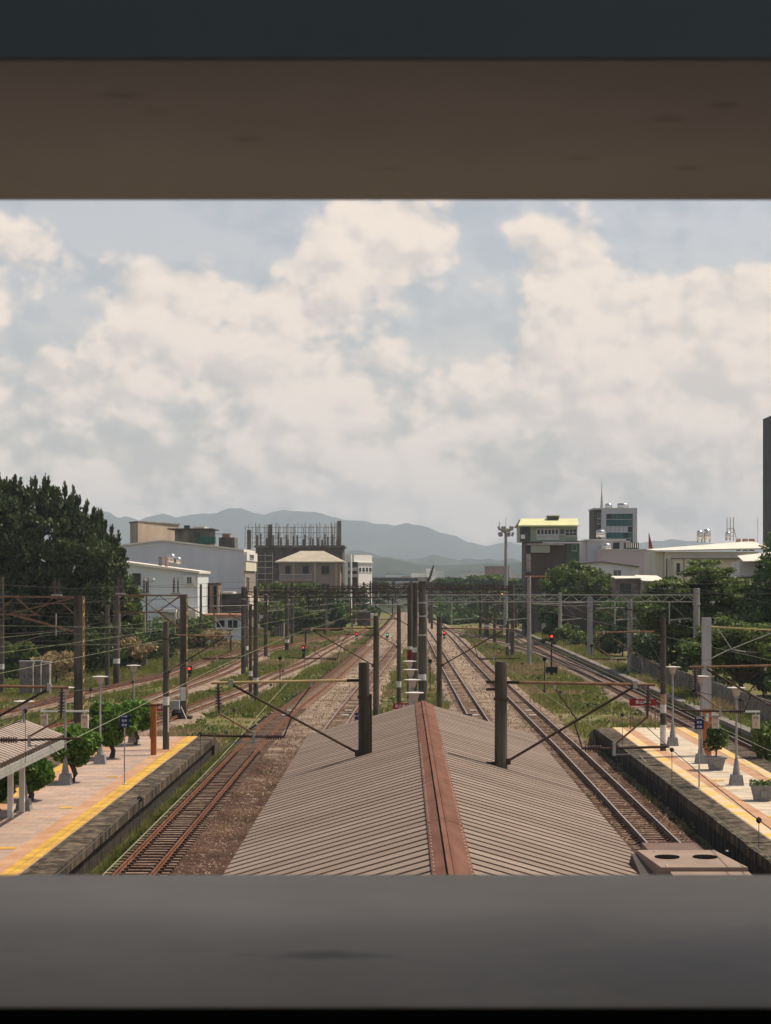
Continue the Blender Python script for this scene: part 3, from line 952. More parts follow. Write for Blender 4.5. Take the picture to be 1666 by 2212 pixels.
def cantilever(root, X, Y, s, reach, zt, zd, za, m_top='rust', m_dia='rustdark', lower=True, zc=4.78):
    """bracket on a pole at X, Y reaching to side s (+1 right): top tube at zt, strut rising from zd, register arm at za"""
    x0 = X + s * .14; xe = X + s * reach
    MB().tube((x0 - s * .02, Y, zt), (x0 + s * .28, Y, zt), .035).build('hinge', M['black'], root)
    MB().tube((x0 + s * .26, Y, zt), (xe, Y, zt - .06), .034).build('top_tube', M[m_top], root)
    xk = X + s * reach * .87
    MB().tube((x0, Y, zd), (xk, Y, zt - .09), .03).build('strut', M[m_dia], root)
    MB().box(x0 - s * .06, x0 + s * .08, Y - .09, Y + .09, zd - .07, zd + .07).build('strut_clamp', M['rustdark'], root)
    MB().box(xk - .05, xk + .05, Y - .05, Y + .05, zt - .14, zt + .03).build('tube_clamp', M['galv'], root)
    if lower:
        t = .52                                        # where the stay meets the strut
        sx, sz = x0 + (xk - x0) * t, zd + (zt - .09 - zd) * t
        ux = x0 + (xe - x0) * .32
        MB().tube((ux, Y, zt - .05), (ux + s * .015, Y, zt - .16), .03).build('stay_clamp', M['galv'], root)
        MB().tube((ux + s * .015, Y, zt - .15), (sx + s * .08, Y, sz + .05), .016).build('stay_rod', M[m_dia], root)
        xi = X + s * reach * .955
        insulator((xi, Y, zt - .06), (xi - s * .02, Y, zt - .80), root, .06)
        xa0 = sx + s * .12; xa1 = X + s * reach * 1.09
        insulator((sx + s * .18, Y, za + .01), (sx + s * .75, Y, za + .01), root, .055)
        MB().tube((sx + s * .02, Y, sz - .02), (sx + s * .2, Y, za + .01), .018).build('link_rod', M[m_dia], root)
        MB().tube((sx + s * .74, Y, za + .01), (xa1, Y, za + .05), .03).build('register_tube', M[m_dia], root)
        MB().tube((sx + s * .95, Y, za + .10), (xi - s * .02, Y, zt - .80), .024).build('lower_strut', M[m_top if m_top != 'arm' else 'rust'], root)
        MB().box(sx + s * .90, sx + s * .97, Y - .03, Y + .03, za - .16, za + .14).build('drop_bracket', M['galv'], root)
        xd = sx + s * .95; xw = X + s * reach * .94
        MB().path([(xd, Y, za - .13), (xd + s * .5, Y, za - .12), (xw - s * .1, Y, zc + .10), (xw, Y, zc)], .015).build('steady_arm', M['galv'], root)


# two poles that come up through the canopy
q, X, Y, r = pole('thick concrete pole rising through the left slope of the canopy', 786.5, 1431, None, 25, Y=46.2, gz=PZ, group=None)
MB().lathe([(.17, 0), (.15, .05)], (0, 0, px_h(1631, Y) - PZ - .12), n=14).build('roof_flashing', M['cap'], q, world=False)
MB().tube((X + .17, Y - .05, 4.3), (X + .165, Y - .05, 6.2), .03).build('conduit', M['rustdark'], q)
cantilever(q, X, Y, -1, 3.72, px_h(1470, Y), px_h(1627, Y), 5.14, m_top='arm')
q, X, Y, r = pole('thick concrete pole rising through the right slope of the canopy', 1082.5, 1429, None, 28, Y=43.7, gz=PZ, group=None)
MB().lathe([(.18, 0), (.16, .05)], (0, 0, px_h(1659, Y) - PZ - .12), n=14).build('roof_flashing', M['cap'], q, world=False)
for zz in (6.45, 6.62, 4.75):
    MB().box(X - .34, X - .13, Y - .04, Y + .04, zz - .03, zz + .03).build('bolt_bracket', M['rustdark'], q)
cantilever(q, X, Y, 1, 3.55, px_h(1474, Y), px_h(1645, Y), 5.08)
# poles just outside the picture whose brackets reach into it
q, X, Y, r = pole('concrete pole on the left platform beyond the left border, its rusty bracket reaching in', -172, 1425, None, 25, Y=45.5, gz=PZ, group=None)
cantilever(q, X, Y, 1, 3.55, 6.45, 4.75, 5.12)
q, X, Y, r = pole('concrete pole on the right platform beyond the right border, its bracket reaching in', 1742, 1425, None, 22, Y=57.0, gz=PZ, group=None)
cantilever(q, X, Y, -1, 3.5, 6.40, 4.65, 5.0)
# second pair on the central platform
q, X, Y, r = pole('concrete pole left of the lamp row behind the canopy', 812.8, 1330, None, 13, Y=92, gz=PZ, group=None)
cantilever(q, X, Y, -1, 3.6, px_h(1357, Y), px_h(1437, Y), 5.1)
q, X, Y, r = pole('concrete pole right of the lamp row behind the canopy', 949.4, 1332, None, 12, Y=92, gz=PZ, group=None)
cantilever(q, X, Y, 1, 3.6, px_h(1357, Y), px_h(1437, Y), 5.1)
q, X, Y, r = pole('slim concrete pole with white plate left of the stacked lamp heads', 862, 1308, None, 9.5, Y=131, group=None, plate=1478)
cantilever(q, X, Y, -1, 3.4, px_h(1337, Y), px_h(1397, Y), 5.1)
# platform poles
q, X, Y, r = pole('concrete pole with white plate at the end of the left platform', 358.7, 1343, 1619, 13.5, gz=PZ, plate=1514, group=None)
cantilever(q, X, Y, 1, 3.3, px_h(1372, Y), px_h(1450, Y), 5.1)
MB().tube((X + .12, Y - .12, 1.55), (X + .12, Y - .12, 2.75), .035).build('cable_guard', M['white'], q)
q, X, Y, r = pole('concrete pole with orange and white bands on the right platform', 1433, 1335, 1622, 12.5, gz=PZ, plate=1531, group=None)
cantilever(q, X, Y, -1, 3.3, px_h(1364, Y), px_h(1444, Y), 5.1)
MB().lathe([(r * 1.06, 0), (r * 1.06, .5)], (0, 0, px_h(1522, Y) - PZ), n=14).build('orange_band', M['strip'], q, world=False)
MB().lathe([(r * 1.08, 0), (r * 1.08, .9)], (0, 0, .35), n=14).build('white_band', M['plate'], q, world=False)

# square orange and grey column
Y = 89.0; X = (1526.6 - XV) / F * Y
q = thing('catenary_column', 'square column, grey above and orange brown below, on the right platform', 'column', (X, Y, PZ))
MB().box(X - .2, X + .2, Y - .2, Y + .2, PZ, 2.9).build('orange_base', M['orange'], q)
MB().box(X - .2, X + .2, Y - .2, Y + .2, 2.9, 5.18).build('shaft', M['offgrey'], q)
MB().box(X - .2, X + .2, Y - .2, Y + .2, 5.2, 7.17).build('shaft', M['offgrey'], q)
MB().box(X - .075, X + .075, Y - .215, Y - .2, 2.32, 2.7).build('number_plate', M['plate'], q)
MB().tube((X + .2, Y, 6.75), (X + 3.6, Y, 6.55), .032).build('top_tube', M['arm'], q)
MB().tube((X + .2, Y, 5.25), (X + 1.15, Y, 5.72), .025).build('strut', M['galv'], q)
MB().tube((X + 1.15, Y, 5.70), (X + 3.3, Y, 6.55), .022).build('strut', M['galv'], q)
MB().tube((X + .5, Y, 6.72), (X + 1.15, Y, 5.74), .018).build('stay_rod', M['galv'], q)
MB().tube((X + 1.15, Y, 5.68), (X + 1.9, Y, 5.55), .02).build('register_tube', M['galv'], q)
insulator((X + 1.85, Y, 5.56), (X + 2.35, Y, 5.5), q, .05)

# yard poles, left side
for args in [
    ('dark concrete pole of the pair, left of the thicker one, by the big tree', 232, 1306, 1488, 9.5, None),
    ('thicker concrete pole with white plate by the big tree', 251.7, 1266, 1484, 14, 1428),
    ('stout dark concrete pole, leftmost of three clustered before the taupe house', 531, 1268, 1444, 10.5, 1400),
    ('thin short concrete pole, middle of three clustered before the taupe house', 541.5, 1305, 1502, 7.5, 1455),
    ('tall concrete pole, rightmost of three clustered before the taupe house', 552.8, 1266, 1512, 10.5, 1470),
    ('concrete pole with white plate in the grass below the hip-roofed house', 620, 1263, 1412, 9, 1385),
    ('slim dark pole in front of the small orange-roofed hut', 434, 1262, 1405, 5.5, 1378),
    ('grey pole at the left border above the cabinets', 4.5, 1246, 1500, 9, 1440),
    ('slim pole behind the left lattice portal', 34, 1290, 1440, 6, None),
]:
    q, X, Y, r = pole(*args[:5], plate=args[5])
    if args[4] > 8.5 and args[1] > 200 and 'thicker' not in args[0]:
        s = 1 if args[1] in (531, 620) else -1
        cantilever(q, X, Y, s, 3.4, px_h(args[2], Y) - 1.5, px_h(args[2], Y) - 3.3, 5.0, m_top='galv')
pole('pale grey pole standing in the bushes below the taupe house', 663, 1268, 1362, 8, m='postgrey')
# right side row
for x, yt, yb, w, m, sq, lab in [
    (1361, 1295, 1455.5, 11, 'pole_pale', False, 'pale round pole at the fence left of the layered tree, nearest of the row'),
    (1275, 1289, 1419, 11, 'postgrey', True, 'pale grey square post, second of the row along the right fence'),
    (1210, 1280, 1392.5, 7.5, 'pole_pale', False, 'pale slim pole on a footing, third of the row along the right fence'),
    (1175, 1266, 1374, 8.5, 'postgrey', True, 'grey square post, fourth of the row along the right fence'),
]:
    q, X, Y, r = pole(lab, x, yt, yb, w, m=m, sq=sq, gz=.15, group='poles along the right fence')
    MB().box(X - .5, X + .5, Y - .35, Y + .35, .1, .34).build('footing', M['concrete'], q)
    cantilever(q, X, Y, -1, 3.2, 6.3, 5.0, 5.3, m_top='galv', m_dia='rust', lower=False)
q, X, Y, r = pole('pale tan pole on a block footing between the right tracks', 1143, 1244, 1442, 9, m='pole_pale', group='poles between the right tracks')
MB().box(X - .55, X + .55, Y - .45, Y + .45, -.5, -.05).build('footing', M['concrete'], q)
MB().box(X + .14, X + .30, Y - .12, Y + .05, 1.0, 1.6).build('junction_box', M['postgrey'], q)
cantilever(q, X, Y, 1, 3.3, 6.4, 4.9, 5.2, m_top='galv', lower=False)
pole('dark concrete pole with white plate, farther of two between the right tracks', 1051, 1272, 1379, 10, plate=1352, group='poles between the right tracks')
q, X, Y, r = pole('slim dark pole with white plate, nearer of two between the right tracks', 1096.6, 1336, 1422, 7.5, plate=1394, group='poles between the right tracks')
cantilever(q, X, Y, -1, 3.2, px_h(1362, Y) + 1.4, px_h(1362, Y), 5.0, lower=False)


# lattice-sided steel posts of the left portals
def lattice_post(label, x, Y, w, zt, beam_to, plate=None):
    X = (x - XV) / F * Y; hw = w / F * Y / 2
    root = thing('lattice_portal', label, 'portal', (X, Y, -.45), 'rusty lattice portals over the left sidings')
    MB().box(X - hw, X + hw, Y - .05, Y + .05, -.5, zt).build('post_face', M['pole'], root)
    MB().box(X - hw, X + hw, Y + .55, Y + .65, -.5, zt).build('post_face', M['pole'], root)
    me = MB().bar((0, -.3, 0), (0, .3, .42), .05, .02).mesh('lacing_bar', M['arm'])
    z = -.3; k = 0
    while z < zt - .45:
        put('lacing_bar', me, root, (hw + .012, .3, z + .45), (0, 0, math.pi * (k % 2)))
        z += .42; k += 1
    for yy in (-.02, .58):
        MB().box(X + hw + .002, X + hw + .05, Y + yy, Y + yy + .04, -.45, zt - .01).build('corner_angle', M['arm'], root)
    if plate:
        MB().box(X - hw * .9, X + hw * .9, Y - .065, Y - .052, plate - .45, plate + .45).build('number_plate', M['plate'], root)
    # lattice beam
    x1 = beam_to; z1, z0 = zt - .02, zt - 1.15
    x0 = X - hw
    for yy in (Y - .03, Y + .57):
        MB().box(x1, x0, yy, yy + .07, z1 - .10, z1).build('top_chord', M['rust'], root)
    MB().box(x1, x0 - (x0 - x1) * .18, Y, Y + .07, z0 - .08, z0).build('bottom_chord', M['rust'], root)
    n = max(3, int(abs(x0 - x1) / 1.25)); dx = (x0 - x1) / n
    for i in range(n):
        a = x1 + i * dx
        MB().bar((a, Y + .03, z1 - .05 if i % 2 else z0), (a + dx, Y + .03, z0 if i % 2 else z1 - .05), .06, .05).build('brace', M['rust'], root)
        MB().bar((a, Y + .6, z0 if i % 2 else z1 - .05), (a + dx, Y + .6, z1 - .05 if i % 2 else z0), .04, .04).build('brace', M['rustdark'], root)
    MB().bar((x0 - (x0 - x1) * .33, Y + .03, z0), (x0, Y + .03, z0 - 1.15), .15, .12).build('knee_brace', M['rust'], root)
    MB().bar((x0 - (x0 - x1) * .33, Y + .03, z0), (x0, Y + .03, z1 - .1), .10, .08).build('knee_brace', M['rust'], root)
    for t in (.1, .55, .93):
        xx = x0 - (x0 - x1) * t
        insulator((xx, Y + .2, zt), (xx + .02, Y + .2, zt + 1.15), root, .07)
        insulator((xx + .28, Y + .2, zt), (xx + .28, Y + .2, zt + 1.1), root, .06)
        MB().box(xx - .2, xx + .45, Y + .08, Y + .32, zt, zt + .1).build('insulator_seat', M['galv'], root)
        MB().tube((xx + .1, Y + .1, z0), (xx + .1, Y + .1, z0 - 1.4), .04).build('drop_tube', M['galv'], root)
    return root


lattice_post('big lattice-sided portal post and beam left of the topiary trees', 169, 121, 18.5, 7.9, -33.5)
q = lattice_post('lattice-sided portal post with white plate right of the topiary trees', 395.5, 126, 13, 7.95, -19.2, plate=1.35)
MB().box(-15.4, -14.0, 125.3, 126.6, -.5, -.12).build('footing', M['wall_shade_stain'], q)
MB().box(-15.25, -14.75, 125.2, 125.7, .35, .95).build('switch_box', M['postgrey'], q)
MB().lathe([(.1, 0), (.32, .12), (.34, .35), (.22, .55), (.05, .62)], (-14.95, 125.4, -.2), n=12).build('tension_weight', M['black'], q)
MB().tube((-14.62, 125.15, .55), (-14.1, 124.9, -.5), .03).build('guy_guard', M['white'], q)
MB().tube((-14.5, 126.1, 7.3), (-12.2, 126.1, 6.0), .04).build('anchor_stay', M['rustdark'], q)


# ------------------------------------------------------------------ portals over the tracks
def portal(label, Y, xl, xr, zt, posts, near=False, depth=.52, pr=.24):
    root = thing('portal_gantry', label, 'gantry', ((xl + xr) / 2, Y, -.45), 'portal gantries over the tracks')
    m = M['galv'] if near else M['rustdark']
    z0 = zt - depth
    for zz in (zt, z0):
        for yy in ((Y - .2, Y + .2) if near else (Y,)):
            MB().bar((xl, yy, zz), (xr, yy, zz), .07 if near else .12, .07 if near else .1).build('chord', m, root)
    n = int((xr - xl) / (.62 if near else 1.0)); dx = (xr - xl) / n
    if near:
        L = Vector((dx, 0, depth))
        a_me = MB().bar((0, 0, 0), L, .045, .045).mesh('brace', m); b_me = MB().bar((0, 0, depth), (dx, 0, 0), .045, .045).mesh('brace', m)
        for i in range(n):
            put('brace', a_me if i % 2 else b_me, root, (xl + i * dx - root.location.x, -.2, z0 + .45))
    else:
        mb = MB()
        for i in range(n):
            a = xl + i * dx
            mb.bar((a, Y, z0 if i % 2 else zt), (a + dx, Y, zt if i % 2 else z0), .07, .07)
        tag(mb.build('bracing', m, root), kind='stuff')
    for k, x in enumerate(posts):
        MB().lathe([(pr, 0), (pr * .88, zt + .9), (pr * .8, zt + .95)], (x - root.location.x, 0, 0), n=12).build('post', M['pole_pale' if near else 'pole'], root, world=False)
        MB().lathe([(pr * 1.12, 0), (pr * 1.12, .1)], (x - root.location.x, 0, zt - .3), n=12).build('collar', M['galv'], root, world=False)
    # hangers with arms over each track
    k = xl + 2.2
    while k < xr - 1:
        MB().tube((k, Y, z0), (k, Y, z0 - 1.7), .05).build('hanger', m, root)
        MB().tube((k, Y, z0 - 1.4), (k + 1.6, Y, z0 - 1.25), .035).build('hanger_arm', M['galv'], root)
        insulator((k + .1, Y, z0 - .2), (k + 1.2, Y, z0 - 1.2), root, .05)
        k += 4.1
    return root


pg = portal('nearest portal gantry, pale truss reaching right to a thick round pole', 143, 1.5, 22.0, 7.78, [22.15], near=True, pr=.27)
cp = thing('catenary_pole', 'thickest central pole with white band behind the lamp heads', 'pole', (1.46, 141, -.45))
MB().lathe([(.29, -.1), (.27, 9.2), (.25, 9.25)], n=14).build('post', M['pole'], cp, world=False)
MB().lathe([(.31, 0), (.31, .45)], (0, 0, 1.9), n=14).build('number_band', M['plate'], cp, world=False)
MB().tube((1.8, 141, .6), (1.75, 141, 7.8), .06).build('cable_guard', M['galv'], cp)
MB().box(1.15, 1.78, 140.7, 141.3, 8.8, 9.12).build('top_clamp', M['galv'], cp)
insulator((1.95, 141, 8.8), (2.3, 141, 10.0), cp, .1)
for zz in (5.2, 6.6, 7.6):
    MB().lathe([(.305, 0), (.305, .12)], (0, 0, zz), n=14).build('collar', M['galv'], cp, world=False)
cp = thing('catenary_pole', 'dark pole close behind the thickest central pole', 'pole', (.95, 144.5, -.45))
MB().lathe([(.21, -.1), (.2, 9.1), (.18, 9.15)], n=14).build('post', M['pole'], cp, world=False)
MB().box(.55, .8, 144.2, 144.5, 1.6, 2.3).build('switch_box', M['black'], cp)
MB().box(.72, 1.1, 144.2, 144.28, 3.4, 3.75).build('number_plate', M['plate'], cp)
q, X, Y, r = pole('pole with white and red bands left of the thickest central pole', 885.7, 1267, None, 11, Y=147, plate=1402, group=None)
MB().lathe([(r * 1.06, 0), (r * 1.06, .75)], (0, 0, px_h(1424, Y) + .4), n=14).build('red_band', M['red'], q, world=False)
cantilever(q, X, Y, -1, 3.2, 7.0, 5.4, 5.2, m_top='galv', lower=False)
ORD = ['second', 'third', 'fourth', 'fifth', 'sixth', 'seventh', 'eighth', 'ninth', 'tenth']
for i, (Y, xl, xr, posts) in enumerate([(186, -15.5, 1.2, [-15.6, 1.2]), (226, -16.2, 13.0, [-16.3, .9, 13.1]), (268, -15.5, 21.5, [-15.6, 1.1, 13, 21.7]), (308, -12.5, 21.5, [-12.6, 1.3, 12.6]),
                                       (350, -11, 20.8, [-11.1, 5.4, 20.9]), (395, -10, 20, [-10.1, 5.6, 20.1]), (445, -9, 19, [-9.1, 5.2, 19.1]), (505, -8.5, 18.5, [-8.6, 18.6]), (580, -8, 18, [-8.1, 18.1])]):
    portal('dark portal gantry over the tracks, %s one counted from the camera' % ORD[i], Y, xl, xr, 7.7 + .1 * (i % 3), posts)


# ------------------------------------------------------------------ overhead wires
def wires(label, pts, zc=4.85, zm=5.3, drop=9.0, group='overhead lines along the tracks', y_max=330):
    cl = spline(pts, 4.0)
    cl = cl[cl[:, 1] < y_max]
    root = thing('overhead_line', label, 'wire', (float(cl[0, 0]), float(cl[0, 1]), zc), group)
    MB().path([(x, y, zc) for x, y in cl], .011, 4).build('contact_wire', M['wire'], root)
    mp = [(x, y, zm + .55 * ((((y - 45) % 45) / 22.5 - 1) ** 2)) for x, y in cl]
    MB().path(mp, .011, 4).build('messenger_wire', M['wiredark'], root)
    for (x, y), (_, _, z) in list(zip(cl, mp))[::2]:
        if y > 190: break
        MB().tube((x, y, zc), (x, y, z), .006, n=4).build('dropper', M['wiredark'], root)
        MB().lathe([(.012, -.05), (.045, -.02), (.045, .02), (.012, .05)], (x, y, z), n=6).build('dropper_clip', M['black'], root)


wires('overhead line above the rusty track by the left platform', [(-8.2, 8), (-8.2, 46), (-8.3, 92), (-7.75, 140), (-6.7, 168), (-5.15, 232), (-4.0, 298), (-2.6, 380)], zc=5.0, zm=5.75)
wires('overhead line above the track left of the canopy', [(-4.45, 8), (-4.45, 46), (-4.85, 84), (-4.3, 112), (-3.3, 150), (-.75, 262), (.1, 310), (1.0, 380)], zc=4.63, zm=5.2)
wires('overhead line above the track right of the canopy', [(5.55, 8), (5.55, 44), (5.0, 92), (4.9, 118), (4.55, 200), (4.3, 290), (3.6, 400)], zc=4.75, zm=5.15)
wires('overhead line above the track by the right platform', [(8.8, 8), (8.75, 57), (8.9, 92), (8.3, 200), (8.05, 300), (7.2, 400)], zc=4.9, zm=5.5)
wires('overhead line above the track along the right fence', [(18.0, 60), (18.3, 110), (18.1, 250), (17.9, 380)], zc=4.95, zm=5.8)
wires('overhead line above the curving track behind the left platform', [(-17.6, 60)] + [g[:2] for g in gp((339.5, 1554), (405.5, 1529.5), (540, 1481.5), (659, 1430), (730, 1390), (806, 1356))], zc=5.0, zm=5.9)
wires('overhead line above the middle left siding', [(-23.0, 85), (-20.5, 118)] + [g[:2] for g in gp((306, 1513), (474, 1453), (567, 1408), (733, 1373), (806, 1361))], zc=5.0, zm=5.9)
wires('overhead line above the outermost left siding', [(-31, 105)] + [g[:2] for g in gp((0, 1537), (157, 1500), (351, 1458), (524, 1405.5), (640, 1390.5))], zc=5.0, zm=5.9)
# feeder and cross-span wires
k = 0
for lab, pts in [
    ('upper feeder wire sagging left of the lattice portal', [(-33, 121, 9.0), (-26, 150, 8.2), (-18, 190, 8.6), (-12, 260, 8.6)]),
    ('second feeder wire sagging left of the lattice portal', [(-31, 100, 8.0), (-25, 135, 7.2), (-19, 175, 7.3), (-14, 236, 7.8)]),
    ('pale span wire crossing from the left border to the slim plated pole', [(-33, 112, 6.3), (-24, 118, 6.05), (-11.5, 92.2, 6.55)]),
    ('pale span wire low over the left grass, ending at the same pole', [(-33, 104, 5.1), (-23, 108, 5.15), (-11.5, 92.2, 5.85)]),
    ('feeder wire high over the right track to the nearest gantry', [(16, 20, 9.2), (19, 85, 7.4), (22, 143, 8.2), (22.2, 226, 7.9), (22, 310, 7.9)]),
    ('stay wire slanting from the right fence pole to the track', [(22.2, 185, 6.2), (17.0, 122, 2.6), (13.5, 104, .8)]),
    ('second stay wire slanting from the right fence posts', [(22.2, 225, 6.6), (18.5, 150, 3.4), (15.0, 120, 1.8)]),
    ('span wire from the central pole down to the left yard', [(1.2, 141, 8.6), (-8, 141, 8.2), (-20, 140, 8.4)]),
    ('lower span wire between the central pole and the left poles', [(.9, 144, 6.9), (-5, 145, 6.6), (-11.3, 145, 6.9)]),
    ('cross-span wire between gantries over the right tracks', [(1.4, 186, 7.4), (12, 186, 7.0), (22.2, 185.6, 7.2)]),
    ('lower cross-span wire over the right tracks', [(1.4, 226, 6.4), (12, 226, 6.1), (22.2, 225, 6.4)]),
    ('highest feeder wire along the right poles', [(22.3, 100, 8.9), (22.4, 143, 8.6), (22.4, 225, 8.5), (22, 330, 8.6), (20.5, 520, 8.5)]),
    ('second feeder wire along the right poles', [(21.6, 100, 8.2), (21.7, 143, 7.9), (21.7, 225, 7.8), (21.4, 330, 7.9), (20, 520, 7.9)]),
    ('left feeder wire of the central pole row', [(-.4, 110, 8.0), (.3, 147, 8.3), (.6, 226, 8.2), (1.0, 330, 8.2), (2.0, 520, 8.2)]),
    ('right feeder wire of the central pole row', [(2.2, 110, 8.3), (2.0, 143, 8.6), (1.8, 226, 8.4), (2.2, 330, 8.4), (3.0, 520, 8.4)]),
    ('upper span wire over the right tracks at the nearest gantry', [(1.5, 150, 6.6), (12, 150, 6.3), (22, 148, 6.7)]),
    ('span wire from the pale tan pole to the right fence posts', [(13, 197, 6.4), (18, 200, 6.1), (22.2, 205, 6.3)]),
    ('sagging wire over the left sidings behind the big lattice post', [(-34, 150, 6.6), (-24, 155, 6.0), (-12, 146, 7.2)]),
    ('second sagging wire over the left sidings behind the big lattice post', [(-34, 160, 7.6), (-24, 165, 7.0), (-11.5, 146, 7.9)]),
    ('lowest sagging wire over the left sidings', [(-34, 140, 4.4), (-24, 143, 4.3), (-12, 151, 5.4)]),
    ('farther cross-span wire over the left throat', [(1.1, 268, 6.6), (-7, 268, 6.3), (-15.6, 268, 6.6)]),
]:
    w = spline([p[:2] for p in pts], 6)
    yy = np.r_[0, np.cumsum(np.linalg.norm(np.diff(w, axis=0), axis=1))]
    kn = np.r_[0, np.cumsum([math.dist(pts[i][:2], pts[i + 1][:2]) for i in range(len(pts) - 1)])]
    zz = np.interp(yy / yy[-1], kn / kn[-1], [p[2] for p in pts])
    c0 = pts[0]
    o = MB().path([(x - c0[0], y - c0[1], z - c0[2]) for (x, y), z in zip(w, zz)], .014, 4).build('span_wire', M['wire'] if 'pale' in lab else M['wiredark'], None)
    o.location = c0
    tag(o, lab, 'wire')


# ------------------------------------------------------------------ platform lamps
def lamp(label, X, Y, group, signs=False, gz=PZ, tall=3.95):
    root = thing('platform_lamp', label, 'lamp', (X, Y, gz), group)
    MB().hexa([(-.27, -.27, 0), (.27, -.27, 0), (.27, .27, 0), (-.27, .27, 0), (-.21, -.21, .42), (.21, -.21, .42), (.21, .21, .42), (-.21, .21, .42)]).build('plinth', M['pot'], root, world=False)
    MB().lathe([(.16, .42), (.14, .55), (.085, .95), (.06, 1.1)], n=10).build('base_flare', M['pot'], root, world=False)
    MB().lathe([(.05, 1.05), (.042, tall - .5), (.075, tall - .45), (.085, tall - .36)], n=10).build('post', M['postgrey'], root, world=False)
    MB().lathe([(.12, tall - .36), (.19, tall - .1), (.2, tall - .07)], n=16).build('lamp_glass', M['lamp'], root, world=False)
    MB().lathe([(.18, tall - .07), (.37, tall - .05), (.37, tall - .03), (.15, tall - .005)], n=20).build('lamp_cap', M['lampcap'], root, world=False)
    if signs:
        MB().box(-1.0, .95, -.03, .03, 2.92, 2.99).build('sign_arm', M['white'], root, world=False)
        for sx in (-.85, .78):
            MB().box(sx - .015, sx + .015, -.02, .02, 2.82, 2.92).build('hanger', M['white'], root, world=False)
            b = MB().box(sx - .14, sx + .14, -.05, .05, 2.28, 2.82).build('hanging_sign', M['beige_sign'], root, world=False)
            MB().box(sx + .115, sx + .15, -.055, .055, 2.27, 2.83).build('sign_rim', M['white'], b, world=False)
            text('月台', sx, -.055, 2.70, .11, b, M['textdark'])
            text('1', sx, -.055, 2.42, .2, b, M['textdark'])
    return root


TXT = {}


def text(s, x, y, z, size, parent, m):
    """flat lettering as a mesh"""
    if (s, size, m.name) not in TXT:
        cu = bpy.data.curves.new('lettering', 'FONT')
        cu.body = s; cu.size = size; cu.align_x = 'CENTER'; cu.align_y = 'CENTER'; cu.extrude = .002
        t = bpy.data.objects.new('lettering_source', cu)
        C.objects.link(t)
        me = bpy.data.meshes.new_from_object(t.evaluated_get(bpy.context.evaluated_depsgraph_get()))
        bpy.data.objects.remove(t)
        me.materials.clear(); me.materials.append(m)
        TXT[(s, size, m.name)] = me
    return put('lettering', TXT[(s, size, m.name)], parent, (x, y, z), (math.pi / 2, 0, 0))


for i, (lab, yy) in enumerate([('lamp post beside the shelter roof on the left platform', 67.9), ('lamp post carrying two hanging signs on the left platform', 76.5),
                               ('lamp post between the topiary trees on the left platform', 85.0), ('farthest lamp post on the left platform', 95.9)]):
    lamp(lab, -13.55 - .05 * (i % 2), yy, 'lamps on the left platform', signs=(i == 1))
for i, (lab, yy) in enumerate([('nearest of four stacked lamp heads behind the canopy ridge', 73), ('second of four stacked lamp heads behind the canopy ridge', 82.3),
                               ('third of four stacked lamp heads behind the canopy ridge', 91.5), ('farthest and topmost of four stacked lamp heads behind the canopy ridge', 100.8)]):
    lamp(lab, .45 - .03 * i, yy, 'lamps on the central platform')
for i, (lab, yy) in enumerate([('nearest lamp post, with two hanging signs, on the right platform', 76.3), ('middle lamp post before the orange column on the right platform', 85.3),
                               ('farthest lamp post beside the banded pole on the right platform', 94.3)]):
    lamp(lab, 13.42, yy, 'lamps on the right platform', signs=(i == 0))


# ------------------------------------------------------------------ signs
def stop_sign(label, X, Y, zt, w=.36, h=.53, gz=PZ, rows=('8.10車', '電車', '停車')):
    root = thing('stop_sign', label, 'sign', (X, Y, gz), 'blue train stop signs')
    MB().tube((0, 0, 0), (0, 0, zt - gz - .05), .028).build('post', M['galv'], root, world=False)
    MB().lathe([(.09, 0), (.09, .03), (.03, .06)], n=10).build('foot', M['galv'], root, world=False)
    b = MB().box(-w / 2, w / 2, -.045, -.03, zt - h - gz, zt - gz).build('board', M['blue'], root, world=False)
    for i, t in enumerate(rows):
        text(t, 0, -.05, zt - gz - h * (.5 + i) / len(rows), h / len(rows) * (.62 if i else .5), b, M['text'])
    return root


stop_sign('blue sign on a thin post near the left platform edge', -11.2, 76.4, 3.54)
stop_sign('blue sign on a thin post near the right platform edge', 11.72, 75, 3.58)
stop_sign('blue sign peeking over the left slope of the canopy', -2.05, 88, 2.72 + .05, rows=('8.10車', '電車'))
stop_sign('blue sign peeking over the right slope of the canopy', 3.05, 88, 2.62 + .1, rows=('8.10車', '電車'))
stop_sign('blue sign at the left border behind the shelter roof', -15.0, 73.0, 3.25, rows=('8.10車', '電車'))


def red_sign(label, X, Y, z0, z1, w, posts):
    root = thing('warning_sign', label, 'sign', (X, Y, PZ), 'dark red warning signs')
    for p in posts:
        MB().box(p - .03, p + .03, -.03, .03, 0, z1 - PZ).build('post', M['rust'], root, world=False)
    b = MB().box(-w / 2, w / 2, -.06, -.035, z0 - PZ, z1 - PZ).build('board', M['red'], root, world=False)
    text('禁止通行', 0, -.065, (z0 + z1) / 2 - PZ, (z1 - z0) * .55, b, M['text'])
    MB().box(-w / 2 - .02, w / 2 + .02, -.062, -.03, z0 - PZ - .03, z0 - PZ - .001).build('lower_rim', M['beige_sign'], b, world=False)
    return root


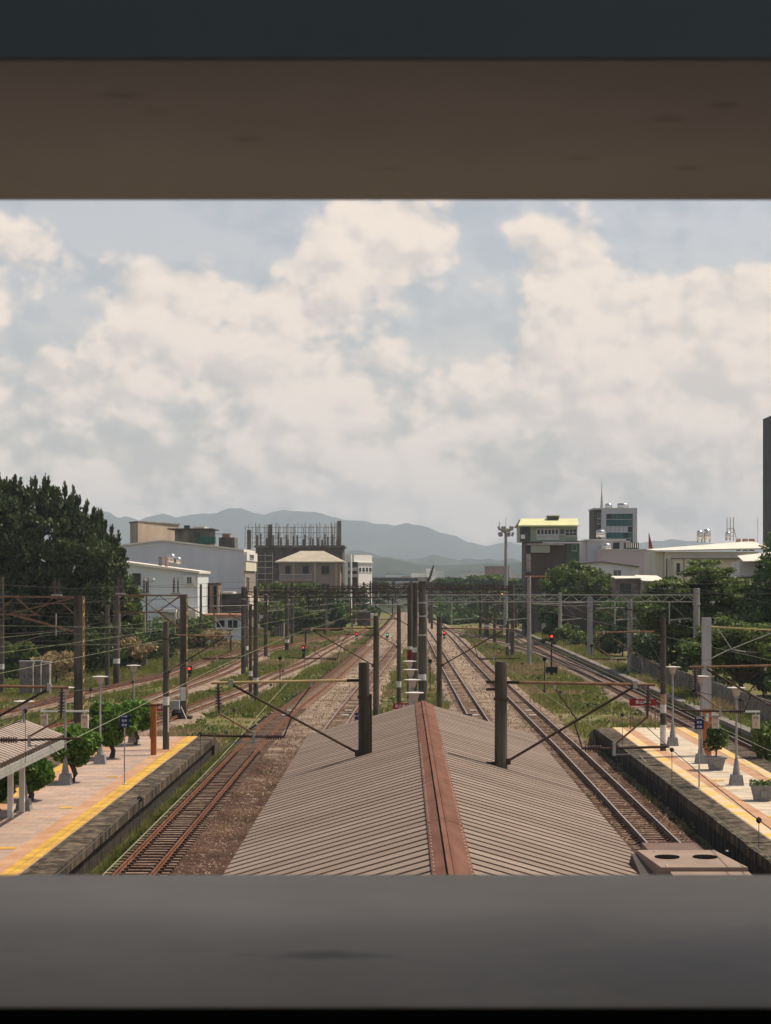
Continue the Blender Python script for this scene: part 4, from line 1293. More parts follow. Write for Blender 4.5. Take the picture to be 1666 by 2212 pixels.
red_sign('red warning sign on two posts at the end of the right platform', 13.27, 104.8, 1.98, 2.36, 1.5, (-.68, .68))
red_sign('red warning sign hidden behind the orange post on the left platform', -12.75, 98.6, 2.12, 2.5, .9, (-.36, .36))
red_sign('red warning sign just left of the canopy ridge end', -.05, 102.5, 1.95, 2.28, .95, (-.38, .38))
q = thing('marker_post', 'orange brown post with small cross board on the left platform', 'post', (-11.72, 89.3, PZ))
MB().box(-.125, .125, -.125, .125, 0, 2.42).build('shaft', M['orange'], q, world=False)
MB().box(-.45, .3, -.14, -.10, 2.30, 2.36).build('cross_board', M['rustdark'], q, world=False)


# ------------------------------------------------------------------ signals and trackside gear
def dwarf(label, x, y, m, Y=None, z=.55, mast=False):
    """small signal whose light is seen at x, y; z: height of its light"""
    Y = F * (HC - z) / (y - YH) if Y is None else Y
    X = (x - XV) / F * Y; z = px_h(y, Y)
    root = thing('dwarf_signal' if not mast else 'signal_mast', label, 'signal', (X, Y, -.45), 'trackside light signals')
    MB().box(X - .2, X + .2, Y + .02, Y + .3, z - .5, z + .25).build('housing', M['black'], root)
    MB().tube((X, Y - .02, z), (X, Y + .03, z), .115, n=12).build('lens', m, root)
    MB().box(X - .17, X + .17, Y - .18, Y + .02, z + .17, z + .2).build('hood', M['black'], root)
    if mast:
        MB().tube((X, Y + .2, -.5), (X, Y + .2, z - .6), .07).build('mast', M['black'], root)
        MB().box(X - .55, X + .55, Y - .2, Y + .6, -.6, .35).build('relay_case', M['black'], root)
    else:
        MB().box(X - .16, X + .16, Y + .06, Y + .28, -.6, z - .6).build('pedestal', M['black'], root)


dwarf('red dwarf signal left of the grey hut under the bushes', 573.5, 1376.7, M['redlight'], z=1.2)
dwarf('red dwarf signal in the grass between the left sidings', 656, 1399, M['redlight'], z=.9)
dwarf('red dwarf signal where the left sidings merge', 770.7, 1369.8, M['redlight'], z=.6)
dwarf('green dwarf signal left of the central poles', 837, 1371, M['greenlight'], z=.5)
dwarf('red dwarf signal right of the central poles', 960, 1367, M['redlight'], z=.6)
dwarf('red dwarf signal beside the plated lattice post', 409, 1444.5, M['redlight'], z=.6)
dwarf('red signal on a dark mast beside the right tracks', 1192, 1374.6, M['redlight'], Y=186, mast=True)
dwarf('distant orange signal under the floodlight mast', 1085, 1283, M['orangelight'], Y=345, mast=True)


def disc_post(label, x, yb, yt, gz=-.4):
    g = G(x, yb, gz)
    root = thing('disc_marker', label, 'marker', g, 'black disc markers on thin posts')
    h = px_h(yt, g[1]) - gz
    MB().tube((0, 0, 0), (0, 0, h - .15), .035).build('post', M['black'], root, world=False)
    MB().tube((0, -.03, h - .16), (0, .03, h - .16), .17, n=14).build('disc', M['black'], root, world=False)
    MB().lathe([(.12, 0), (.1, .2), (.04, .3)], n=8).build('foot', M['black'], root, world=False)


disc_post('black disc marker in the left grass', 605, 1490, 1418)
disc_post('black disc marker right of the thickest central pole', 929.5, 1497, 1424)
disc_post('black disc marker beside the right track pole', 1176.5, 1498, 1420)
disc_post('black disc marker on the right track near the old platform', 1278, 1432, 1392)
bal = MB().box(-.24, .24, -.13, .13, -.15, -.1).mesh('track_beacon', M['white'])
for lab, x in [('rusty left platform track', -7.75), ('track left of the canopy', -3.75), ('track right of the canopy', 4.88), ('right platform track', 8.7)]:
    for w_, yy in (('farther', 131.5), ('nearer', 127)):
        o = put('track_beacon', bal, None, (x - .02 * (131.5 - yy) * (1 if x < 0 else 0), yy, 0))
        tag(o, '%s of two small white plates between the rails of the %s' % (w_, lab), 'beacon', 'white track plates')

# cabinets and shed at the left border
for lab, x0, x1, y0, y1, Y in [('grey steel cabinet with double door, largest of the row at the left border', 42, 71, 1430, 1469, 152),
                               ('narrow grey cabinet, middle of the row at the left border', 76, 88, 1429, 1466, 152.5), ('rightmost narrow grey cabinet before the rubble', 90, 107, 1432, 1464, 153)]:
    a = P(x0, y0, Y); b = P(x1, y1, Y)
    q = thing('cabinet', lab, 'cabinet', ((a[0] + b[0]) / 2, Y, -.45), 'grey trackside cabinets')
    MB().box(a[0], b[0], Y, Y + .7, -.5, a[2]).build('body', M['concrete'], q)
    MB().box(a[0] - .05, b[0] + .05, Y - .05, Y + .75, a[2] + .002, a[2] + .08).build('lid', M['postgrey'], q)
    n = 2 if x1 - x0 > 20 else 1
    for i in range(n):
        c0 = a[0] + .04 + i * (b[0] - a[0] - .04) / n; c1 = a[0] + (i + 1) * (b[0] - a[0] - .04) / n
        d = MB().box(c0, c1, Y - .025, Y - .003, -.2, a[2] - .06).build('door', M['fence'], q)
        MB().box(c1 - .12, c1 - .08, Y - .05, Y - .027, a[2] * .5 - .1, a[2] * .5 + .1).build('handle', M['black'], d)

# rail vehicle standing at the foot of the bridge
q = thing('rail_vehicle', 'dusty brown vehicle roof with two oval vents beside the canopy eave', 'vehicle', (5.35, 29, 0))
MB().box(4.3, 5.8, 24, 31.0, .55, 3.2).build('body', M['carbody'], q)
MB().hexa([(4.3, 24, 3.2), (5.8, 24, 3.2), (5.8, 31, 3.2), (4.3, 31, 3.2), (4.5, 24, 4.25), (5.72, 24, 4.25), (5.72, 31.4, 4.25), (4.35, 31.4, 4.25)]).build('hood', M['carbody'], q)
MB().hexa([(4.42, 28.7, 4.255), (5.78, 28.7, 4.255), (5.74, 30.1, 4.255), (4.42, 30.1, 4.255), (4.46, 28.75, 4.40), (5.74, 28.75, 4.40), (5.70, 30.05, 4.46), (4.46, 30.05, 4.46)]).build('lower_cover', M['carpale'], q)
vc = MB().hexa([(4.30, 30.12, 4.26), (5.72, 30.12, 4.26), (5.45, 31.8, 4.26), (4.10, 31.8, 4.26), (4.32, 30.1, 4.52), (5.70, 30.1, 4.52), (5.43, 31.75, 4.56), (4.14, 31.75, 4.56)]).build('vent_cover', M['carpale'], q)
for k in (4.55, 5.17):
    MB().lathe([(.205, 0), (.205, .012)], (k - 5.35, 31.05 - 29, 4.545), n=14).build('oval_vent', M['shade_black'], vc, world=False)
MB().box(4.4, 5.35, 32.0, 33.2, 3.6, 4.48).build('end_box', M['carbody'], q)
MB().hexa([(3.85, 30.3, 3.6), (4.28, 29.6, 3.6), (4.12, 31.9, 3.6), (3.85, 31.9, 3.6), (4.05, 30.3, 4.3), (4.3, 29.9, 4.3), (4.13, 31.75, 4.5), (4.05, 31.75, 4.5)]).build('side_panel', M['darkwall'], q)
MB().hexa([(4.0, 28.6, 3.8), (4.40, 28.6, 3.8), (4.28, 29.9, 3.8), (4.0, 29.9, 3.8), (4.2, 28.7, 4.34), (4.41, 28.7, 4.38), (4.30, 29.9, 4.40), (4.15, 29.9, 4.30)]).build('side_panel', M['concrete'], q)
for yy in (25.5, 29.5):
    for xx in (4.43, 5.57):
        MB().tube((xx - .06, yy, .40), (xx + .06, yy, .40), .40, n=16).build('wheel', M['rustdark'], q)
    MB().box(4.5, 5.5, yy - .2, yy + .2, .3, .56).build('axle_box', M['black'], q)
for k in (4.42, 5.62):
    for yy in (30.2, 31.6):
        MB().lathe([(.025, 0), (.02, .02)], (k - 5.35, yy - 29, 4.52 + (yy - 30.1) * .024), n=6).build('bolt', M['rivet'], vc, world=False)
for yy in (29.1, 29.6):
    MB().box(4.47, 5.71, yy, yy + .03, 4.40 + (yy - 28.75) * .046, 4.425 + (yy - 28.75) * .046).build('cover_seam', M['carbody'], q)
q.location.x -= .22
q.location.z -= .10

# ------------------------------------------------------------------ buildings
def bld(name, label, x, Y, cat='building', group=None):
    return thing(name, label, cat, ((x - XV) / F * Y, Y, -.5), group)


def win(parent, x0, x1, y0, y1, Y, nx=2, ny=1, fr='frame', gl='glass', proud=.05):
    """window on a camera-facing wall at depth Y"""
    a = P(x0, y0, Y); b = P(x1, y1, Y)
    w = MB().box(a[0], b[0], Y - proud, Y - .01, b[2], a[2]).build('window', M[gl], parent)
    t = max(.06, (b[0] - a[0]) * .05)
    f = MB()
    for i in range(nx + 1):
        c = a[0] + (b[0] - a[0]) * i / nx
        f.box(c - t / 2, c + t / 2, Y - proud - .05, Y - proud + .01, b[2] - t / 2, a[2] + t / 2)
    for j in range(ny + 1):
        c = b[2] + (a[2] - b[2]) * j / ny
        f.box(a[0] - t / 2, b[0] + t / 2, Y - proud - .06, Y - proud + .012, c - t / 2, c + t / 2)
    f.build('frame', M[fr], w)
    MB().box(a[0] - .1, b[0] + .1, Y - proud - .14, Y - .005, b[2] - t / 2 - .12, b[2] - t / 2 - .004).build('sill', M[fr], w)
    return w


def sidewin(parent, X, y0, y1, z0, z1, s, nx=2, fr='frame', gl='glass'):
    """window on a wall facing +X (s=1) or -X (s=-1)"""
    w = MB().box(X + s * .01, X + s * .05, y0, y1, z0, z1).build('window', M[gl], parent)
    f = MB(); t = .09
    for i in range(nx + 1):
        c = y0 + (y1 - y0) * i / nx
        f.box(X + s * .04, X + s * .11, c - t / 2, c + t / 2, z0 - t / 2, z1 + t / 2)
    for z in (z0, z1):
        f.box(X + s * .04, X + s * .12, y0 - t / 2, y1 + t / 2, z - t / 2, z + t / 2)
    f.build('frame', M[fr], w)
    return w


def tank(label, x, yb, yt, w, Y, legs=True):
    a = P(x, yb, Y); h = (yb - yt) / F * Y; r = w / F * Y / 2
    q = thing('water_tank', label, 'tank', a, 'stainless rooftop water tanks')
    l = h * .22 if legs else .02
    hh = h - l
    MB().lathe([(r * .9, l), (r, l + hh * .06), (r * .99, l + hh * .25), (r * 1.03, l + hh * .28), (r * .99, l + hh * .31), (r * .99, l + hh * .52), (r * 1.03, l + hh * .55), (r * .99, l + hh * .58),
                (r, l + hh * .78), (r * .85, l + hh * .9), (r * .35, l + hh * .98), (r * .3, l + hh)], n=18).build('tank_shell', M['tank'], q, smooth=True, world=False)
    if legs:
        for sx in (-1, 1):
            for sy in (-1, 1):
                MB().box(sx * r * .7 - .05, sx * r * .7 + .05, sy * r * .7 - .05, sy * r * .7 + .05, 0, l + .1).build('leg', M['galv'], q, world=False)
    return q


def gable_z(pts, Y):
    return [P(x, y, Y) for x, y in pts]


# --- left: long grey sheet-clad building
Y = 320
q = bld('factory_building', 'long grey sheet-clad building with a low white-edged gable on the left', 352, Y)
fr = gable_z([(150, 1193), (352, 1169), (527, 1190)], Y)
MB().prism([(fr[0][0], Y, -.5), (fr[2][0], Y, -.5), fr[2], fr[1], fr[0]], (0, 24, 0)).build('wall', M['greysheet'], q)
for i in (0, 1):
    a, b = fr[i], fr[i + 1]
    MB().hexa([(a[0], Y - .35, a[2] + .02), (b[0], Y - .35, b[2] + .02), (b[0], Y + 24.4, b[2] + .02), (a[0], Y + 24.4, a[2] + .02),
               (a[0], Y - .35, a[2] + .28), (b[0], Y - .35, b[2] + .28), (b[0], Y + 24.4, b[2] + .28), (a[0], Y + 24.4, a[2] + .28)]).build('roof_slope', M['lightroof'], q)
xe = fr[2][0]
sm = MB().box(-.03, .03, -.05, -.006, -.5, 11.0).mesh('sheet_seam', M['greysheet'])
for i in range(17):
    put('sheet_seam', sm, q, (fr[0][0] + 1.2 + i * 1.6 - q.location.x, 0, .5))
MB().box(xe + .003, xe + .5, Y + .2, Y + 23, px_h(1211, Y), px_h(1192, Y)).build('upper_bay', M['white'], q)
sidewin(q, xe + .5, Y + 6, Y + 14, px_h(1206, Y), px_h(1197, Y), 1)
MB().box(xe + .003, xe + .35, Y + .2, Y + 23, px_h(1233, Y), px_h(1211.5, Y)).build('lower_bay', M['creamwall'], q)
MB().box(xe + .002, xe + .1, Y + .2, Y + 23.6, -.4, px_h(1233.6, Y)).build('side_wall', M['brownwall'], q)
sidewin(q, xe + .1, Y + 4, Y + 9, 6.5, 9.3, 1, gl='glass')
MB().box(xe + .003, xe + .9, Y + 1, Y + 22, 3.6, 6.0).build('side_canopy', M['creamwall'], q)

# --- left: pale blue house with sloping roof
Y = 285
q = bld('house', 'pale blue rendered house with sloping white roof edge below the grey factory', 340, Y, 'house')
a, b = P(215, 1211, Y), P(427, 1239, Y)
MB().prism([(a[0], Y, -.5), (b[0], Y, -.5), b, a], (0, 16, 0)).build('wall', M['bluewall'], q)
MB().hexa([(a[0] - .3, Y - .6, a[2] + .03), (b[0] + .3, Y - .6, b[2] + .0), (b[0] + .3, Y + 16.3, b[2]), (a[0] - .3, Y + 16.3, a[2] + .03),
           (a[0] - .3, Y - .6, a[2] + .38), (b[0] + .3, Y - .6, b[2] + .35), (b[0] + .3, Y + 16.3, b[2] + .35), (a[0] - .3, Y + 16.3, a[2] + .38)]).build('roof', M['lightroof'], q)
win(q, 286, 304, 1239, 1263, Y, 1, 1, 'darkframe')
c = P(397, 1243, Y); d = P(422, 1264, Y)
bx = MB().box(c[0], d[0], Y - .5, Y - .004, d[2], c[2]).build('box_window', M['white'], q)
win(bx, 404, 414, 1247, 1260, Y - .5, 2, 3)
MB().box(*[P(349, 1315, Y)[0], P(386, 1315, Y)[0]], Y - 3.2, Y - .005, px_h(1322, Y), px_h(1315, Y)).build('lean_to_roof', M['white'], q)
for x in (350, 385):
    MB().tube((P(x, 0, Y)[0], Y - 3.0, -.5), (P(x, 0, Y)[0], Y - 3.0, px_h(1322, Y)), .12).build('lean_to_post', M['white'], q)
MB().box(P(388, 0, Y)[0], P(426, 0, Y)[0], Y - 2.0, Y - .006, -.5, px_h(1316, Y)).build('porch', M['creamwall'], q)
for i, (x, yb, yt, w) in enumerate([(371.5, 1222, 1196, 14), (385, 1222, 1203, 13)]):
    tank('taller shiny rooftop water tank left of its neighbour on the pale blue house' if i == 0 else 'brownish rooftop water tank, right of the taller one on the pale blue house', x, yb, yt, w, Y + 8)
for i, (x, lab) in enumerate([(346, 'leftmost short roof vent pipe on the pale blue house'), (360, 'roof vent pipe left of the tanks on the pale blue house')]):
    p = P(x, 1218, Y + 6)
    v = MB().lathe([(.25, -2.0), (.25, .8), (.36, .85), (.3, 1.1)], n=10).build('vent_pipe', M['dirty'] if i == 0 else M['brick'], None)
    v.location = p; tag(v, lab, 'vent')

# --- beige concrete block and its rooftop clutter behind
Y = 380
q = bld('apartment_block', 'beige concrete rooftop block with dark left side above the grey factory', 350, Y)
a, b, d = P(298, 0, Y), P(386, 0, Y + 20), P(281, 0, Y + 7)
c = (b[0] + d[0] - a[0], b[1] + d[1] - a[1])
ht = px_h(1128, Y)
MB().prism([(a[0], a[1], 0), (b[0], b[1], 0), (c[0], c[1], 0), (d[0], d[1], 0)], (0, 0, ht)).build('wall', M['beigewall'], q)
MB().prism([(a[0], a[1] - .3, ht + .003), (b[0] + .3, b[1], ht + .003), (c[0], c[1] + .3, ht + .003), (d[0] - .3, d[1], ht + .003)], (0, 0, .25)).build('roof_slab', M['dirty'], q)
MB().box(P(391, 0, Y)[0] + .003, P(417, 0, Y)[0], Y + 22, Y + 32, 0, px_h(1131, Y)).build('rear_wing', M['creamwall'], q)
win(q, 398, 410, 1135, 1142, Y + 22, 1, 1, 'darkframe')
q = bld('old_house', 'stained dirty concrete upper storey right of the beige block', 430, Y - 8, 'house')
MB().box(P(388, 0, Y)[0], P(462, 0, Y)[0], Y - 8, Y + 3, 0, px_h(1144, Y - 8)).build('wall', M['dirty'], q)
MB().box(P(374, 0, Y)[0], P(470, 0, Y)[0], Y - 9, Y + 3.5, px_h(1143.8, Y - 8), px_h(1141.5, Y - 8)).build('roof_slab', M['darkwall'], q)
MB().box(P(435, 0, Y)[0], P(475, 0, Y)[0], Y - 10.5, Y - 8.1, px_h(1175, Y - 8), px_h(1160, Y - 8)).build('tarpaulin', M['greynet'], q)
win(q, 420, 432, 1150, 1160, Y - 8, 2, 1, 'darkframe')
q = bld('rooftop_shed', 'small brown rooftop shed with pipes left of the unfinished building', 495, Y - 5, 'shed')
MB().box(P(478, 0, Y)[0], P(512, 0, Y)[0], Y - 5, Y + 2, 0, px_h(1161, Y - 5)).build('wall', M['dirty'], q)
MB().box(P(484, 0, Y)[0], P(500, 0, Y)[0], Y - 4, Y, px_h(1160.8, Y - 5), px_h(1152, Y - 5)).build('pipe_box', M['brick'], q)
MB().box(P(470, 0, Y)[0], P(505, 0, Y)[0], Y - 4.5, Y - 4.2, px_h(1154, Y - 5), px_h(1152.5, Y - 5)).build('rail', M['galv'], q)

# --- unfinished building with scaffold
Y = 420
q = bld('unfinished_building', 'unfinished building wrapped in dark netting with bare columns and scaffold on top', 636, Y)
XA, XB = P(553, 0, Y)[0], P(740, 0, Y)[0]
MB().box(XA, XB, Y, Y + 16, -.5, px_h(1183, Y)).build('netted_wall', M['netting'], q)
MB().box(XA - .4, XB + .5, Y - .4, Y + 16.4, px_h(1182.8, Y), px_h(1178, Y)).build('floor_slab', M['dirty'], q)
zb = px_h(1178, Y)
colm = MB().box(-.28, .28, -.28, .28, 0, 3.6).mesh('column', M['dirty'])
colt = MB().box(-.36, .36, -.36, .36, 0, 4.4).mesh('formwork_column', M['dirty'])
barm = MB().tube((0, 0, 0), (0, 0, 4.9), .06, n=6).mesh('rebar', M['dirty'])
for i, x in enumerate((556, 575, 586, 602, 618, 636, 655, 672, 690, 706, 722, 734)):
    for dy in (.8, 9):
        X = P(x, 0, Y)[0] + rnd.uniform(-.4, .4)
        put('column', colm, q, (X - q.location.x, dy, zb - q.location.z), None, (.7, .7, rnd.uniform(.3, .8)))
        if dy < 9:
            for k in range(3):
                put('rebar', barm, q, (X - q.location.x + (k - 1) * .35, dy, zb - q.location.z), None, (1, 1, rnd.uniform(.8, 1.05)))
for x in (538, 584, 733):
    put('formwork_column', colt, q, (P(x, 0, Y)[0] - q.location.x, .5, zb - q.location.z - (.9 if x < 550 else 0)), None, (1.2, 1, rnd.uniform(.95, 1.25)))
sp = MB().tube((0, 0, 0), (0, 0, 5.6), .05, n=6).mesh('scaffold_pole', M['dirty'])
lg = MB().tube((0, 0, 0), (20.5, 0, 0), .045, n=6).mesh('scaffold_ledger', M['dirty'])
for i in range(26):
    put('scaffold_pole', sp, q, (P(530 + i * 8.2, 0, Y)[0] - q.location.x, -.9, zb - q.location.z - .6), (0, rnd.uniform(-.02, .02), 0), (1, 1, rnd.uniform(.85, 1.0)))
for k in range(4):
    put('scaffold_ledger', lg, q, (P(532, 0, Y)[0] - q.location.x, -.95, zb - q.location.z + .5 + k * 1.15))
br_me = MB().tube((0, 0, 0), (2.2, 0, 2.0), .035, n=5).mesh('scaffold_brace', M['dirty'])
for i in range(14):
    put('scaffold_brace', br_me, q, (P(534 + i * 14, 0, Y)[0] - q.location.x, -.85, zb - q.location.z + rnd.uniform(0, 1.6)), None, (1, 1, 1 if i % 2 else .8))
MB().box(P(716, 0, Y)[0], P(716.8, 0, Y)[0], Y, Y + .2, zb, px_h(1126, Y)).build('hoist_rail', M['rust'], q)
MB().box(P(723, 0, Y)[0], P(723.8, 0, Y)[0], Y, Y + .2, zb, px_h(1126, Y)).build('hoist_rail', M['rust'], q)
# lower left outrigger scaffold
for i in range(5):
    MB().tube((P(555, 0, Y)[0], Y - 1.5, px_h(1200 + i * 13, Y)), (P(592, 0, Y)[0], Y - 1.5, px_h(1200 + i * 13, Y)), .06).build('scaffold_ledger', M['galv'], q)
for x in (557, 574, 590):
    MB().tube((P(x, 0, Y)[0], Y - 1.5, -.5), (P(x, 0, Y)[0], Y - 1.5, px_h(1194, Y)), .06).build('scaffold_pole', M['galv'], q)

# --- taupe house with hipped roof
Y = 360
q = bld('hip_roofed_house', 'taupe three-storey house with pale hipped roof and dark windows', 670, Y, 'house')
X0, X1 = P(603, 0, Y)[0], P(735, 0, Y)[0]
D = 9.0
zt = px_h(1213, Y)
MB().box(X0, X1, Y, Y + D, -.5, zt).build('wall', M['brownwall'], q)
cx = (X0 + X1) / 2 + .3
MB().add([(X0 - .8, Y - .8, zt), (X1 + .9, Y - .8, zt), (X1 + .9, Y + D + .8, zt), (X0 - .8, Y + D + .8, zt), (cx - 2.2, Y + D / 2, px_h(1190, Y + 4)), (cx + 2.2, Y + D / 2, px_h(1190, Y + 4)),
          (X0 - .8, Y - .8, zt - .25), (X1 + .9, Y - .8, zt - .25), (X1 + .9, Y + D + .8, zt - .25), (X0 - .8, Y + D + .8, zt - .25)],
         [(0, 1, 5, 4), (1, 2, 5), (2, 3, 4, 5), (3, 0, 4), (6, 7, 1, 0), (7, 8, 2, 1), (8, 9, 3, 2), (9, 6, 0, 3), (9, 8, 7, 6)]).build('hipped_roof', M['hiproof'], q)
for x in (634, 680, 726):
    MB().box(P(x - 1.8, 0, Y)[0], P(x + 2.4, 0, Y)[0], Y - .25, Y - .004, -.4, zt - .3).build('pilaster', M['beigewall'], q)
for x0, x1 in ((617, 627), (655, 667), (695, 711)):
    win(q, x0, x1, 1223, 1239, Y, 2, 1, 'darkframe')
for x0, x1 in ((620, 626), (655, 668), (695, 711)):
    win(q, x0, x1, 1262, 1276, Y, 2, 1, 'darkframe')
MB().box(P(605, 0, Y)[0], P(676, 0, Y)[0], Y - 1.3, Y - .26, px_h(1254.5, Y), px_h(1252, Y)).build('balcony_slab', M['beigewall'], q)
bal_me = MB().tube((0, 0, 0), (0, 0, 1.0), .035, n=5).mesh('baluster', M['frame'])
for i in range(20):
    put('baluster', bal_me, q, (P(606 + i * 3.6, 0, Y)[0] - q.location.x, -1.2, px_h(1252, Y) - q.location.z))
MB().tube((P(606, 0, Y)[0], Y - 1.2, px_h(1252, Y) + 1.0), (P(675, 0, Y)[0], Y - 1.2, px_h(1252, Y) + 1.0), .05).build('balcony_rail', M['frame'], q)
MB().box(P(604, 0, Y)[0], P(735, 0, Y)[0], Y - .12, Y - .01, px_h(1285, Y), px_h(1281, Y)).build('string_course', M['beigewall'], q)
sidewin(q, X1, Y + 4.5, Y + 6.5, px_h(1238, Y), px_h(1224, Y), 1, fr='darkframe')
sidewin(q, X1, Y + 4.5, Y + 6.0, px_h(1277, Y), px_h(1262, Y), 1, fr='darkframe')
MB().box(P(752, 0, Y)[0] + .1, P(757, 0, Y)[0], Y + 8, Y + 12, 0, px_h(1196, Y)).build('chimney', M['white'], q)
# small lean-to with balconies beside it
q = bld('narrow_house', 'narrow dark house with white balcony fronts between the taupe and white houses', 760, 440, 'house')
MB().box(P(752, 0, 440)[0], P(772, 0, 440)[0], 440, 452, -.5, px_h(1214, 440)).build('wall', M['darkwall'], q)
for y in (1226, 1240):
    MB().box(P(753, 0, 440)[0], P(771, 0, 440)[0], 438.6, 439.98, px_h(y + 7, 440), px_h(y, 440)).build('balcony', M['offwhite'], q)

# --- white house turned toward the sun
Y = 520
q = bld('white_building', 'bright white block with a row of small dark windows', 788, Y)
q.rotation_euler = (0, 0, math.radians(60))
w = 5.6
MB().box(-w, w * .7, -.0, 3.2, 0, px_h(1199, Y) + .5).build('wall', M['white'], q, world=False)
for i in range(5):
    x = -w + 1.4 + i * 1.8
    ww = MB().box(x - .6, x + .6, -.06, -.005, px_h(1235, Y) + .5, px_h(1226, Y) + .5).build('window', M['glass'], q, world=False)
    MB().box(x - .7, x + .7, -.16, -.065, px_h(1235, Y) + .3, px_h(1235, Y) + .45).build('sill', M['frame'], ww, world=False)
MB().box(-w - .1, w * .7 + .1, -.35, -.01, px_h(1216, Y) + .4, px_h(1214, Y) + .5).build('string_course', M['offwhite'], q, world=False)

# --- hut with orange roof edge, shacks
Y = 275
q = bld('hut', 'low white hut with orange roof edge behind the left weeds', 480, Y, 'hut')
MB().box(P(438, 0, Y)[0], P(523, 0, Y)[0], Y, Y + 6, -.5, px_h(1333, Y)).build('wall', M['bluewall'], q)
MB().box(P(436, 0, Y)[0], P(526, 0, Y)[0], Y - .7, Y + 6.4, px_h(1332.8, Y), px_h(1327, Y)).build('roof', M['redsheet'], q)
win(q, 454, 465, 1339, 1355, Y, 4, 1, 'white')
win(q, 468, 486, 1339, 1356, Y, 1, 1, 'white')
win(q, 492, 514, 1339, 1357, Y, 2, 1, 'white')
win(q, 439, 451, 1341, 1356, Y, 1, 1, 'white')
Y = 300
q = bld('shack', 'brown weathered shack with dark openings left of the factory side', 450, Y, 'shack')
MB().box(P(428, 0, Y)[0], P(472, 0, Y)[0], Y, Y + 5, -.5, px_h(1262, Y)).build('wall', M['dirty'], q)
MB().box(P(427, 0, Y)[0], P(474, 0, Y)[0], Y - .4, Y + 5.3, px_h(1261.8, Y), px_h(1259, Y)).build('roof', M['darkwall'], q)
for x0, x1 in ((444, 452), (462, 468)):
    MB().box(P(x0, 0, Y)[0], P(x1, 0, Y)[0], Y - .06, Y - .005, px_h(1316, Y), px_h(1266, Y)).build('dark_opening', M['shade_black'], q)
for x in (432, 456, 471):
    MB().box(P(x, 0, Y)[0] - .12, P(x, 0, Y)[0] + .12, Y - .2, Y - .07, -.5, px_h(1263, Y)).build('post', M['brick'], q)
q = bld('shack', 'dark lean-to shack with pale roof sheet beside the factory side', 490, Y + 4, 'shack')
MB().box(P(474, 0, Y)[0], P(522, 0, Y)[0], Y + 4, Y + 9, -.5, px_h(1283, Y)).build('wall', M['netting'], q)
MB().box(P(474, 0, Y)[0], P(500, 0, Y)[0], Y + 2.6, Y + 9, px_h(1282.8, Y), px_h(1279, Y)).build('roof', M['lightroof'], q)
q = bld('cabin', 'small white framed cabin half hidden by bushes right of the clustered poles', 565, 330, 'cabin')
MB().box(P(560, 0, 330)[0], P(577, 0, 330)[0], 330, 334, -.5, px_h(1292, 330)).build('wall', M['white'], q)
MB().box(P(558, 0, 330)[0], P(580, 0, 330)[0], 329.4, 334.4, px_h(1291.8, 330), px_h(1288, 330)).build('roof', M['redsheet'], q)
win(q, 564, 573, 1297, 1318, 330, 1, 1, 'white')
q = bld('fence_hut', 'grey sheet hut at the foot of the bushes below the taupe house', 600, 300, 'hut')
MB().box(P(592, 0, 300)[0], P(613, 0, 300)[0], 300, 303, -.5, px_h(1343, 300)).build('wall', M['fence'], q)
for i in range(4):
    MB().box(P(593 + i * 5, 0, 300)[0], P(593.8 + i * 5, 0, 300)[0], 299.9, 299.995, -.5, px_h(1344, 300)).build('rib', M['galv'], q)
q = bld('relay_hut', 'dark relay hut with pale doors below the bushes near the left throat', 790, 380, 'hut')
MB().box(P(772, 0, 380)[0], P(800, 0, 380)[0], 380, 384, -.5, px_h(1322, 380)).build('wall', M['darkwall'], q)
MB().box(P(800.5, 0, 380)[0], P(815, 0, 380)[0], 380.3, 383, -.5, px_h(1326, 380)).build('annex', M['creamwall'], q)

# --- right: building with green rooftop house
Y = 300
q = bld('rooftop_house', 'dark building with pale green rooftop house and yellow-green sloped roof', 1190, Y)
MB().box(P(1136, 0, Y)[0], P(1252, 0, Y)[0], Y, Y + 10, -.5, px_h(1170, Y)).build('wall', M['darkwall'], q)
zg = px_h(1170, Y)
MB().box(P(1124, 0, Y)[0], P(1248, 0, Y)[0], Y + .3, Y + 9, zg + .003, px_h(1137, Y)).build('upper_storey', M['greenwall'], q)
a = P(1119, 1137.5, Y); b = P(1250, 1137.5, Y); c = P(1126, 1120, Y + 4.5); d = P(1236, 1120, Y + 4.5)
MB().hexa([(a[0], Y - .6, a[2]), (b[0] , Y - .6, a[2]), (d[0] + .9, Y + 4.6, c[2] - .2), (c[0], Y + 4.6, c[2] - .2), (a[0], Y - .6, a[2] + .2), (b[0], Y - .6, a[2] + .2), (d[0] + .9, Y + 4.6, c[2]), (c[0], Y + 4.6, c[2])]).build('front_roof_slope', M['greenroof'], q)
MB().hexa([(c[0], Y + 4.62, c[2] - .2), (d[0] + .9, Y + 4.62, c[2] - .2), (b[0], Y + 9.8, a[2]), (a[0], Y + 9.8, a[2]), (c[0], Y + 4.62, c[2]), (d[0] + .9, Y + 4.62, c[2]), (b[0], Y + 9.8, a[2] + .2), (a[0], Y + 9.8, a[2] + .2)]).build('rear_roof_slope', M['greenroof'], q)
MB().prism([(P(1124.5, 0, Y)[0], Y + .32, px_h(1137, Y)), (P(1124.5, 0, Y)[0], Y + 8.9, px_h(1137, Y)), (P(1124.5, 0, Y)[0], Y + 4.6, c[2] - .22)], (.2, 0, 0)).build('gable', M['darkgreen'], q)
MB().box(P(1187, 0, Y)[0], P(1212, 0, Y)[0], Y + 3.4, Y + 5.8, c[2] - .1, px_h(1113.5, Y)).build('roof_vent', M['darkgreen'], q)
